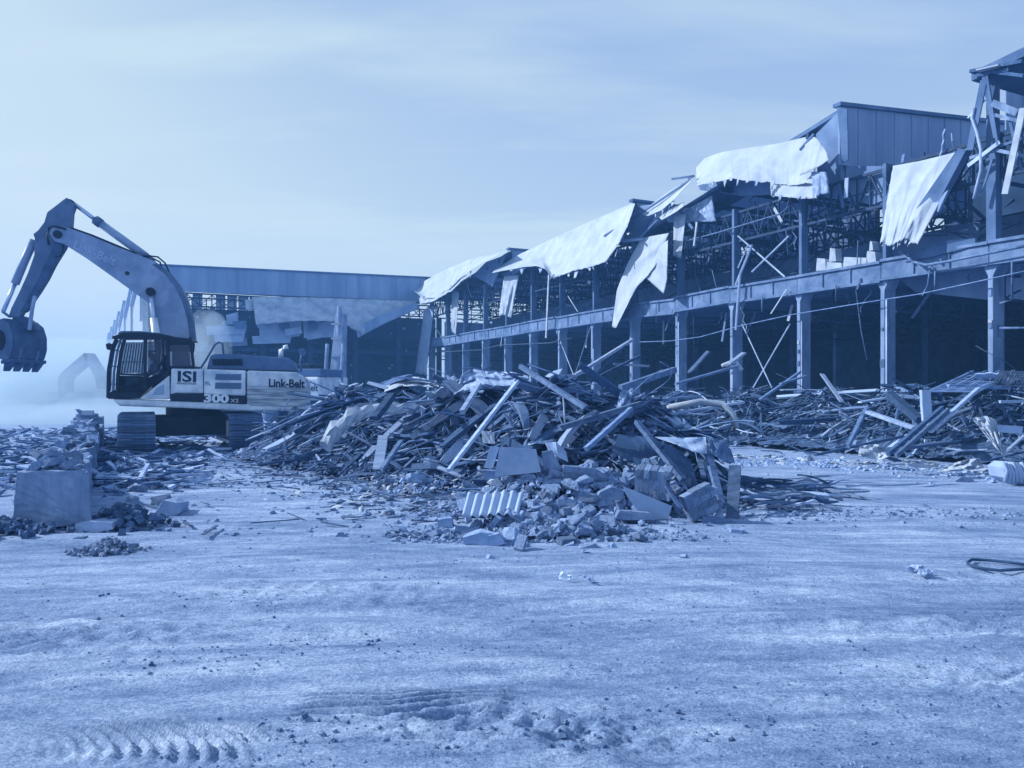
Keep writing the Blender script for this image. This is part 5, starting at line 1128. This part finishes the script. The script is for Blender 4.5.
hero_hull('concrete_slab', 'bright narrow slab end left of the upright concrete slab', 'slab', [(490, 446), (499, 447), (493, 468), (484, 468)], 10.4, .2, mat('slab_concrete', .42), 42)
hero_hull('concrete_slab', 'broken dark plate right of the upright concrete slab', 'slab', [(541, 452), (552, 450), (562, 470), (544, 474)], 10.45, .2, m_concdark, 43)
def masonry(name, label, px0, px1, y0, y1, Y, courses, per, depth, m, seed, tilt=0.0, ragged=.25):
    """a lump of brickwork: a mortar core with its bricks standing proud"""
    r = random.Random(seed); c0 = at(px0, y1, Y); W = (px1 - px0) / 770 * Y; H = (y1 - y0) / 770 * Y
    t = thing(name, label, 'masonry', c0 + Vector((W / 2, depth / 2, 0))); M3 = Euler((r.uniform(-.1, .1), tilt, r.uniform(-.3, .3))).to_matrix(); o0 = c0 + Vector((W / 2, depth / 2, H / 2))
    mb = MB(); mb.box(o0, (W * .9, depth * .9, H * .9), M3); mb.build('mortar_core', m_concdark, t)
    ch = H / courses; bl = W / per
    for i in range(courses):
        for j in range(per + 1):
            x = -W / 2 + (j + (.5 if i % 2 == 0 else 0)) * bl
            if x < -W / 2 - .01 or x > W / 2 - bl * .2 or (r.random() < ragged and i >= courses - 2): continue
            o = bpy.data.objects.new('brick', BRICKS[r.randrange(10)]); col.objects.link(o)
            o.matrix_basis = Matrix.Translation(o0 + M3 @ Vector((x + bl / 2, r.uniform(-.012, .012), -H / 2 + (i + .5) * ch))) @ M3.to_4x4() @ Matrix.Diagonal((bl * .93, depth * 1.02, ch * .86, 1)); setparent(o, t)
    return t
masonry('brick_lump', 'flat lump of coursed brickwork right of the concrete slab', 561, 598, 467, 487, 10.2, 3, 2, .35, m_brick, 51, .10)
masonry('brick_lump', 'upright lump of brickwork with rows of bricks on end', 637, 671, 468, 500, 10.0, 3, 5, .40, m_brick, 52, .04, .5)
masonry('brick_lump', 'tilted brick panel at the right toe of the heap', 683, 718, 488, 518, 9.7, 4, 3, .16, m_brick, 53, -.42)
masonry('brick_lump', 'small brick lump wedged under the coursed lump', 575, 592, 489, 501, 10.0, 2, 2, .22, m_brick, 54, .1)
hero_hull('rubble_boulder', 'rounded rough lump of mortar rubble below the middle of the heap', 'rubble', [(600, 492), (612, 487), (622, 490), (626, 504), (616, 512), (600, 510), (594, 502)], 9.9, .35, m_chunk, 44)
hero_hull('concrete_slab', 'flat concrete slab lying under the grey curved plate', 'slab', [(620, 511), (650, 513), (655, 520), (616, 519)], 9.4, .35, m_chunk, 45)
hero_hull('curved_plate', 'grey curved plate lying before the upright brick lump', 'plate', [(623, 486), (634, 497), (652, 503), (672, 506), (668, 519), (650, 520), (638, 511), (628, 498)], 9.65, .08, m_panel, 46)
hero_hull('concrete_slab', 'pale slab leaning between the brick lump and the brick panel', 'slab', [(666, 486), (669, 487), (683, 507), (679, 508)], 9.6, .2, m_beam, 47)
for k, (px, lb) in enumerate((([(655, 523), (668, 522), (668, 529), (655, 528)], 'light faced brick lying on the ground before the heap'), ([(669, 524), (686, 524), (686, 531), (670, 530)], 'dark faced brick next to the light faced brick'), ([(702, 517), (733, 520), (729, 530), (702, 525)], 'pale broken block on the ground below the tapered board'), ([(633, 520), (640, 520), (641, 523), (632, 523)], 'tiny chip on the ground before the concrete slab'), ([(731, 529), (744, 530), (741, 535), (730, 534)], 'small pale stone right of the pale block'), ([(486, 470), (508, 472), (508, 480), (484, 478)], 'flat brick under the upright slab'))):
    hero_hull('broken_block', lb, 'block', px, [9.45, 9.4, 9.6, 9.75, 9.0, 10.6][k], .16, m_chunk if k != 2 else m_beam, 60 + k)
for k, (px, Y, lb) in enumerate((([(463, 538), (480, 532), (497, 534), (490, 548), (465, 549)], 8.2, 'big flat grey stone at the toe of the brick fan'), ([(488, 536), (500, 533), (506, 544), (490, 548)], 8.15, 'angular stone beside the big flat stone'), ([(563, 546), (574, 543), (574, 551), (564, 552)], 8.1, 'pale chip at the right tip of the brick fan'), ([(580, 548), (596, 543), (600, 550), (582, 556)], 8.0, 'last brick at the right tip of the brick fan'), ([(515, 545), (527, 544), (528, 554), (514, 553)], 8.1, 'squat brick at the front of the brick fan'), ([(437, 520), (452, 518), (453, 529), (438, 530)], 9.2, 'dark brick at the left edge of the fan'), ([(455, 525), (480, 526), (478, 538), (454, 536)], 8.9, 'flat block left below the corrugated sheet'))):
    hero_hull('broken_block', lb, 'block', px, Y, .2, m_chunk, 70 + k)
# big dark tarpaulin and grey sheets in the right half
def gsheet(name, label, cat, top, bot, Y0, Y1, m, seed, wr=.12, cols=18, rows=10, thick=.02):
    T = resample(top, cols); Bm = resample(bot, cols); P = []; rngs = random.Random(seed)
    for i in range(rows):
        f = i / (rows - 1); P.append([at(T[j].lerp(Bm[j], f).x, T[j].lerp(Bm[j], f).y, Y0 + (Y1 - Y0) * f + (ridge(j * 3.1 / cols + f, f * 2 + seed, seed) - .5) * wr + rngs.uniform(-1, 1) * wr * .16) for j in range(cols)])
    return tag(grid_mesh(name, P, m, None, thick * .5, origin=P[rows // 2][cols // 2], smooth=False), label, cat)
gsheet('tarpaulin', 'big dark tarpaulin draped in the right half of the heap', 'tarpaulin', [(618, 434), (645, 437), (672, 446), (690, 460)], [(612, 452), (640, 466), (665, 478), (700, 492)], 11.9, 10.8, mat('dark_tarp', .08, .3, 2, .6, .2, 6), 81)
gsheet('grey_sheet', 'grey torn sheet flapping above the leaning post', 'sheet', [(655, 437), (685, 438), (706, 437)], [(676, 444), (694, 452), (707, 454)], 11.0, 10.6, m_panel, 82, .05)
gsheet('dark_sheet', 'dark crumpled sheet hanging at the right end of the heap', 'sheet', [(707, 437), (722, 441), (731, 450)], [(712, 452), (722, 462), (735, 463)], 10.9, 10.5, m_deck, 83, .08)
gsheet('sheet_metal', 'crumpled pale sheet metal on the crest left of the dark box', 'sheet', [(456, 388), (462, 374), (472, 369), (490, 372), (512, 372), (528, 376)], [(453, 396), (468, 392), (486, 388), (505, 390), (520, 388), (530, 384)], 14.9, 14.2, mat('pale_sheet', .40, .3, 2, .5, .2, 6), 84, .3, 22, 10)
gsheet('sheet_metal', 'pale crumpled sheet curling over the left crest', 'sheet', [(388, 384), (402, 377), (418, 377), (436, 382)], [(384, 392), (402, 386), (420, 386), (440, 388)], 16.4, 15.8, m_tarpdirty, 85, .3)
gsheet('sheet_metal', 'upright torn pale plate in the middle of the crest', 'sheet', [(620, 392), (632, 390)], [(616, 412), (630, 412)], 13.0, 12.8, m_siding, 86, .1, 8, 8)
hero_hull('dark_box', 'dark box panel standing on the crest of the central heap', 'box', [(537, 376), (573, 374), (572, 390), (541, 391)], 14.6, .6, m_siding, 48)
gsheet('sheet_metal', 'small white plate lying above the upright slab', 'sheet', [(481, 430), (494, 433)], [(483, 443), (495, 444)], 11.4, 11.3, m_tarpdirty, 87, .02, 6, 5)
gsheet('sheet_metal', 'grey angular plate behind the upright slab', 'sheet', [(545, 443), (556, 442), (566, 452)], [(550, 452), (560, 458), (568, 462)], 11.3, 11.1, m_panel, 88, .03, 8, 6)
# heap along the columns: single pieces
def lath_mat(label, c, au, av, nu, nv):
    mb = MB(); c = Vector(c); au = Vector(au); av = Vector(av)
    for i in range(nu + 1): mb.bar(c + au * (i / nu) + av * 0, c + au * (i / nu) + av + Vector((0, 0, .06 * math.sin(i))), .025, .02)
    for j in range(nv + 1): mb.bar(c + av * (j / nv) + Vector((0, 0, .02)), c + av * (j / nv) + au + Vector((0, 0, .03 * math.sin(j * 2))), .025, .02)
    return tag(mb.build('steel_mesh_mat', m_bar, None, c), label, 'mesh mat')
lath_mat('steel mesh mat draped on the right heap below the fifth column gap', at(925, 392, 18.2), at(978, 392, 17.6) - at(925, 392, 18.2), at(932, 386, 20.6) - at(925, 392, 18.2) + Vector((1.0, 0, .35)), 22, 9)
lath_mat('steel mesh mat sloping at the right edge below the nearest column', at(1000, 372, 17.6), at(1040, 372, 17.2) - at(1000, 372, 17.6), at(992, 386, 16.6) - at(1000, 372, 17.6), 16, 8)
for k, (a, b, w, h, m_, lb) in enumerate((((925, 390, 17.2), (927, 421, 17.0), .26, .12, m_panel, 'pale channel post standing upright in the right heap'), ((978, 389, 16.8), (930, 432, 15.8), .10, .08, m_wood[2], 'long pale beam slanting down from the mesh mat'), ((942, 408, 16.4), (888, 454, 15.4), .10, .10, m_wood[0], 'long dark beam running down to the toe of the right heap'), ((948, 410, 16.2), (896, 456, 15.2), .08, .10, m_wood[1], 'grey beam lying along the long dark beam'), ((868, 412, 18.2), (914, 428, 17.2), .20, .10, m_wood[2], 'broad pale board sloping down right in the heap by the columns'), ((889, 394, 18.8), (920, 420, 17.6), .26, .20, m_wood[0], 'thick dark beam falling right from the fourth column'), ((866, 410, 18.6), (848, 446, 17.0), .10, .14, m_bar, 'toothed steel angle leaning down in the heap by the columns'), ((800, 372, 21.8), (760, 400, 21.0), .10, .08, m_wood[1], 'long stake at the left end of the heap by the columns'), ((806, 376, 21.5), (780, 384, 21), .12, .06, m_wood[1], 'short thick stake on the left hump of the heap by the columns'), ((822, 374, 21.6), (842, 402, 20.6), .14, .05, m_wood[2], 'pale board leaning on the left hump of the heap by the columns'), ((815, 455, 17.4), (905, 436, 17.6), .08, .07, m_wood[0], 'long low beam at the toe of the heap by the columns'), ((948, 386, 18.6), (1010, 388, 18.4), .14, .10, m_wood[1], 'level beam along the top of the right heap'), ((1000, 402, 17), (1030, 401, 17), .10, .08, m_panel, 'level steel rail by the nearest column'), ((992, 428, 16), (1020, 430, 16), .22, .20, m_panel, 'pale block shaped beam end behind the white wrap'), ((1024, 436, 15.2), (1008, 450, 14.9), .07, .05, m_wood[2], 'pale stake at the right picture edge'), ((900, 396, 19), (860, 402, 19), .24, .05, m_sheet, 'flat corrugated strip on the heap below the fourth column'))):
    piece_bar('fallen_beam', lb, 'beam', at(*a), at(*b), w, h, m_)
gsheet('white_wrap', 'crumpled pale sheet hanging twisted at the right of the heap', 'sheet', [(972, 418), (986, 416), (996, 420)], [(996, 448), (1001, 452), (1006, 462)], 15.6, 15.0, m_tarpdirty, 91, .2, 12, 14)
gsheet('white_wrap', 'white torn plastic lying at the toe of the right heap', 'sheet', [(860, 446), (876, 444), (886, 448)], [(858, 456), (880, 460), (890, 456)], 16.6, 16.2, m_tarpdirty, 92, .2, 12, 8)
gsheet('white_wrap', 'long white scrap at the toe of the right heap', 'sheet', [(904, 458), (925, 461), (940, 464)], [(905, 465), (922, 468), (938, 468)], 15.4, 15.2, m_tarpdirty, 93, .1, 12, 6)
gsheet('white_wrap', 'crumpled white foil on the ground before the right heap', 'sheet', [(945, 466), (965, 460), (980, 458)], [(938, 472), (962, 471), (984, 468)], 15.0, 14.7, m_tarpdirty, 94, .2, 12, 6)
hero_hull('wrapped_bundle', 'white crumpled bundle cut by the right picture edge', 'bundle', [(1004, 468), (1012, 462), (1028, 463), (1032, 480), (1014, 485), (1006, 478)], 13.6, .5, m_panel, 49)
for k in range(9):
    a = at(1003 + k * 3, 462 + (k % 3), 13.58); mb = MB(); mb.tube([a, a + Vector((.05, -.04, -.15)), a + Vector((.02 * k, -.05, -.35))], .03, 6)
    mb.build('fold', m_panel, bpy.data.objects['wrapped_bundle'], smooth=True)
hero_hull('stone', 'pale stone alone on the ground before the right heap', 'stone', [(955, 481), (962, 477), (972, 478), (974, 483), (956, 484)], 14.0, .3, m_chunk, 50)
# fallen long poles on the yard right of the heap
for a, b, lb in (((744, 484, 13.2), (836, 495, 12.6), 'long dark pole lying on the yard right of the heap'), ((742, 478, 13.6), (800, 492, 12.8), 'shorter dark pole lying beside the long dark pole'), ((748, 505, 11.2), (800, 500, 11.4), 'grey lath flat on the yard right of the tapered board')):
    p = at(*a); q = at(*b); p.z = .14 + gz(p.x, p.y); q.z = .05 + gz(q.x, q.y); piece_bar('fallen_pole', lb, 'pole', p, q, .10, .07, m_wood[0])
rs = random.Random(77)
for i in range(60):
    px = 742 + abs(rs.gauss(0, 55)); py = rs.uniform(488, 512); g = onground(px, py); L = rs.uniform(.2, .9)
    tn = rs.choice((0, 0, 1, 2)); put('broken_lath', PLANKS[tn][rs.randrange(7)], (g.x, g.y, gz(g.x, g.y) + rs.uniform(.03, .16)), (rs.gauss(0, .3), rs.gauss(0, .12), rs.gauss(0, .5)), (L, rs.uniform(.03, .09), .03), f'{"short" if L < .5 else "long"} {TONE[tn]} lath lying {"close" if px < 775 else ("a little" if px < 815 else "far")} right of the tapered board', 'lath', 'laths littering the yard right of the heap')
# hose loop and scraps in the yard
hp = [(1040, 571), (1010, 567), (990, 564), (972, 563), (968, 566), (968, 570), (972, 573), (985, 575), (1000, 577), (1025, 577), (1045, 574)]
pts = []
for x_, y_ in hp: g = onground(x_, y_); pts.append((g.x, g.y, gz(g.x, g.y) + .03))
mb = MB(); mb.tube(pts, .014, 8); tag(mb.build('rubber_hose', mat('grey_rubber', .07, .3, 5, .6, .1), None, pts[4], smooth=True), 'black hose looped on the yard at the right picture edge', 'hose')
for k, (x_, y_, w, lb) in enumerate(((566, 580, .12, 'small upright scrap of paper in the middle of the yard'), (588, 582, .13, 'second paper scrap lying next to the upright one'), (915, 577, .13, 'white crumpled scrap left of the hose loop'), (925, 580, .12, 'small scrap beside the white crumpled scrap'))):
    g = onground(x_, y_); torn('paper_scrap', lb, 'scrap', (g.x, g.y, gz(g.x, g.y) + .05), w, w * .6, (.5 if k == 0 else .15, .3, k), m_paper if k == 0 else m_panel, 600 + k, .06, None, .004, 6, 5)

# ---------------------------------------------------------------- broken wall on the left
WD = Vector((-.463, .886, 0)).normalized(); WN = Vector((.886, .463, 0)).normalized(); W0 = onground(54, 531)
wall = thing('broken_wall', 'stump of a concrete wall running back from the yard at the far left', 'wall', W0)
def wp(a, n, z): return W0 + WD * a + WN * n + UP * z
rw = random.Random(5)
segs = [(0, .35, .43, .70), (.4, 2.0, .30, .48), (2.05, 3.6, .30, .60), (3.7, 5.6, .30, .46), (5.7, 8.0, .32, .58), (8.1, 10.6, .32, .50), (10.7, 13.0, .34, .60), (13.1, 16.5, .4, .66), (16.6, 18.6, .4, .85)]
for k, (a0, a1, hw, h) in enumerate(segs):
    pts = []
    for a in (a0, a1):
        for nn in (-hw, hw):
            for z in (-.06, h): pts.append(wp(a + rw.uniform(-.03, .03), nn * (1.05 if z < 0 else 1) + rw.uniform(-.02, .02), z + (rw.uniform(-.07, .05) if z > 0 else 0)))
    if k == 0:
        F = [at(14, 530, 9.25), at(92, 524, 9.2), at(88, 478, 9.2), at(84, 470, 9.2), at(50, 473, 9.2), at(17, 472, 9.2), at(15, 500, 9.22)]
        pts = F + [p + WD * .32 - UP * .02 for p in F]
    me_ = hull_mesh(k, pts, .014 if k == 0 else .03, 7); o = link('concrete_segment', me_, m_concdark, wall); 
    if k == 0: o['label'] = 'squared front block with stained face'
for k in range(170):
    a = rw.uniform(.1, 18.5); h = next((q[3] for q in segs if q[0] - .1 <= a <= q[1] + .12), .6); s = rw.choice((.07, .09, .12, .16)) * (1 + a * .03); brick = rw.random() < .4
    p = wp(a, rw.uniform(-.30, .30), h + rw.uniform(-.02, .10) + s * .2)
    put('loose_brick' if brick else 'concrete_chunk', (BRICKS if brick else CHUNKS)[rw.randrange(10)], p, (rw.gauss(0, .4), rw.gauss(0, .4), rw.uniform(-3, 3)), (s * 1.5, s, s * .6), ('small ' if s < .12 else ('middling ' if s < .17 else 'large ')) + ('broken brick' if brick else 'rough chunk') + ' on the broken wall ' + ('upon the front block' if a < 1 else ('just behind the front block' if a < 3.5 else ('short of the middle' if a < 7 else ('beyond the middle' if a < 12 else 'near the far end')))), 'brick' if brick else 'rubble', 'rubble lying on the broken wall')
for k in range(64):
    a = rw.uniform(-.3, 12); n_ = (rw.choice((1, 1, -1)) * (.5 + abs(rw.gauss(0, .45)))); s = rw.choice((.09, .12, .16, .22, .28)); p = wp(a, n_, 0); p.z = gz(p.x, p.y) + s * .2
    put('concrete_chunk', CHUNKS[rw.randrange(12)], p, (rw.gauss(0, .4), rw.gauss(0, .4), rw.uniform(-3, 3)), (s * rw.uniform(1, 1.6), s, s * rw.uniform(.5, .9)), ('large' if s > .2 else ('middling' if s > .13 else 'small')) + ' rough chunk on the ground ' + ('right' if n_ > 0 else 'left') + ' of the broken wall ' + ('by the front block' if a < 2 else ('by its middle' if a < 7 else 'by its far part')), 'rubble', 'chunks fallen beside the broken wall')
hero_hull('concrete_slab', 'flat slab lying at the foot of the front wall block', 'slab', [(75, 524), (88, 521), (112, 523), (112, 529), (92, 534), (76, 533)], 9.0, .35, m_conc, 101)
hero_hull('broken_block', 'small brick with a lit end before the flat slab', 'block', [(73, 538), (83, 537), (84, 542), (74, 543)], 8.6, .12, m_chunk, 102)
hero_hull('concrete_chunk', 'angular chunk alone right of the broken wall', 'rubble', [(158, 505), (163, 500), (176, 503), (178, 514), (170, 519), (154, 517)], 10.3, .45, m_conc, 103)
hero_hull('concrete_chunk', 'tilted chunk between the wall and the lone chunk', 'rubble', [(113, 514), (124, 512), (132, 520), (128, 530), (116, 528)], 9.8, .3, m_chunk, 104)
hero_hull('concrete_chunk', 'upright pale shard beside the front wall block', 'rubble', [(48, 523), (51, 521), (52, 533), (47, 533)], 8.95, .1, m_beam, 105)
def pileL(r):
    a = r.uniform(0, 6.3); d = abs(r.gauss(0, .5)); c = onground(108, 549); return c.x + math.cos(a) * d * .34, c.y + math.sin(a) * d * .3
def mini(name, label, c, rad, h, n, smin, smax, m, seed):
    r = random.Random(seed); mb = MB(); base_ = [(-1, -1, -1), (1, -1, -.8), (1, 1, -1), (-1, 1, -.9), (-.6, -.7, 1), (.7, -.5, .8), (.5, .7, 1), (-.7, .6, .7)]
    for _ in range(n):
        a = r.uniform(0, 6.3); d = abs(r.gauss(0, .45)); x = c.x + math.cos(a) * d * rad * 1.3; y = c.y + math.sin(a) * d * rad; s = r.uniform(smin, smax); e = Euler((r.gauss(0, .6), r.gauss(0, .6), r.uniform(-3, 3))).to_matrix()
        p = Vector((x, y, gz(x, y) + h * max(0, 1 - d) * r.uniform(.5, 1) + s * .3)); mb.hexa([p + e @ (Vector(q) * s * .5) for q in base_])
    return tag(mb.build(name, m, None, c), label, None, kind='stuff')
mini('gravel_heap', 'little heap of gravel before the broken wall', onground(108, 550), .28, .13, 420, .015, .05, m_chunk, 61)
mini('rubble_heap', 'heap of small rubble at the right foot of the broken wall', onground(122, 526), .5, .25, 300, .02, .10, m_fill, 62)
mini('rubble_heap', 'small rubble left of the front wall block', onground(4, 534), .5, .15, 260, .02, .09, m_fill, 63)

# where a few look-alikes share a label, their order from the left tells them apart
from collections import defaultdict
fam = defaultdict(list)
for o in col.objects:
    if o.parent is None and 'group' in o and 'label' in o: fam[o['label']].append(o)
ORD = ['leftmost', 'second from left', 'third from left', 'fourth from left', 'fifth from left', 'sixth from left', 'seventh from left', 'eighth from left']
for lb, os_ in fam.items():
    if 1 < len(os_) <= 8:
        for k, o in enumerate(sorted(os_, key=lambda q: q.location.x / max(.1, q.location.y))): o['label'] = (lb + ', ' + ORD[k]) if len((lb + ' ' + ORD[k]).split()) <= 16 else lb
# ------------------------------------------------------------------ dust, and an added volume that lifts the blacks
def volmat(name, color, dens, noise=None, aniso=.0):
    m = bpy.data.materials.new(name); m.use_nodes = True; n = m.node_tree; n.nodes.clear(); out = n.nodes.new('ShaderNodeOutputMaterial'); v = n.nodes.new('ShaderNodeVolumePrincipled')
    v.inputs['Color'].default_value = color; v.inputs['Density'].default_value = dens; v.inputs['Anisotropy'].default_value = aniso; n.links.new(v.outputs[0], out.inputs['Volume'])
    if noise: noise(n, v)
    return m
def dust_mesh(name, label, c, size, dens, seed, color=(.72, .88, 1.0, 1)):
    """a lumpy closed billow of even dust"""
    bm = bmesh.new(); bmesh.ops.create_icosphere(bm, subdivisions=4, radius=1)
    for v in bm.verts:
        p = v.co.copy(); k = .75 + .5 * float(fbm(p.x * 1.6 + seed + 5, p.y * 1.6 + p.z * 1.3 + 9, 3, seed)); v.co = Vector((p.x * size[0] * k, p.y * size[1] * k, p.z * size[2] * k))
    me_ = bpy.data.meshes.new(name); bm.to_mesh(me_); bm.free()
    for q in me_.polygons: q.use_smooth = True
    return tag(link(name, me_, volmat('dust', color, dens), None, c), label, None, kind='stuff')

rd = random.Random(9)
lumps = [(70, 384, 44, (5.0, 1.8, 2.6), .16), (95, 398, 45, (4.0, 1.8, 2.2), .12), (30, 402, 43, (5.0, 1.5, 1.8), .10), (40, 410, 60, (12, 5, 2.8), .20), (-40, 400, 62, (14, 7, 4.4), .14), (85, 392, 62, (7, 5, 5.0), .14), (60, 425, 38, (8, 2.4, 1.0), .20), (135, 360, 56, (4.0, 3.0, 5.0), .05), (207, 350, 49, (1.5, 2.0, 2.8), .12), (112, 419, 41, (4.5, 3, 1.2), .15)]
for q in range(14): px_ = rd.uniform(-40, 110); lumps.append((px_, rd.uniform(382, 412), rd.uniform(54, 66), (rd.uniform(1.6, 3.8), rd.uniform(1.5, 3), rd.uniform(1.2, 2.8)), rd.uniform(.10, .25)))
for q in range(8): px_ = rd.uniform(-10, 110); lumps.append((px_, rd.uniform(402, 420), rd.uniform(40, 47), (rd.uniform(1.0, 2.4), rd.uniform(1, 2), rd.uniform(.6, 1.3)), rd.uniform(.06, .14)))
for q in range(4): lumps.append((195 + rd.uniform(-4, 26), 322 + q * 16, 50, (rd.uniform(.6, 1.1), 1.0, rd.uniform(.7, 1.1)), .15))
for k, (x_, y_, Y_, sz_, dn) in enumerate(lumps):
    c_ = at(x_, y_, Y_); dust_mesh('dust_cloud', 'pale dust billowing over the ground left of the excavator' if x_ < 180 else 'puff of dust rising before the far wing beside the boom', c_, sz_, dn, 3 + k)
# even blue volume added over the whole site to lift its blacks
mb = MB(); mb.box((0, 95, 9.0), (420, 290, 21.0))
hz_o = mb.build('black_lift_volume', volmat('blue_lift', (.20, .52, 1.0, 1), .0021, aniso=.0)); tag(hz_o, 'thin blue volume added over the whole demolition site to lift its blacks', None, kind='stuff')
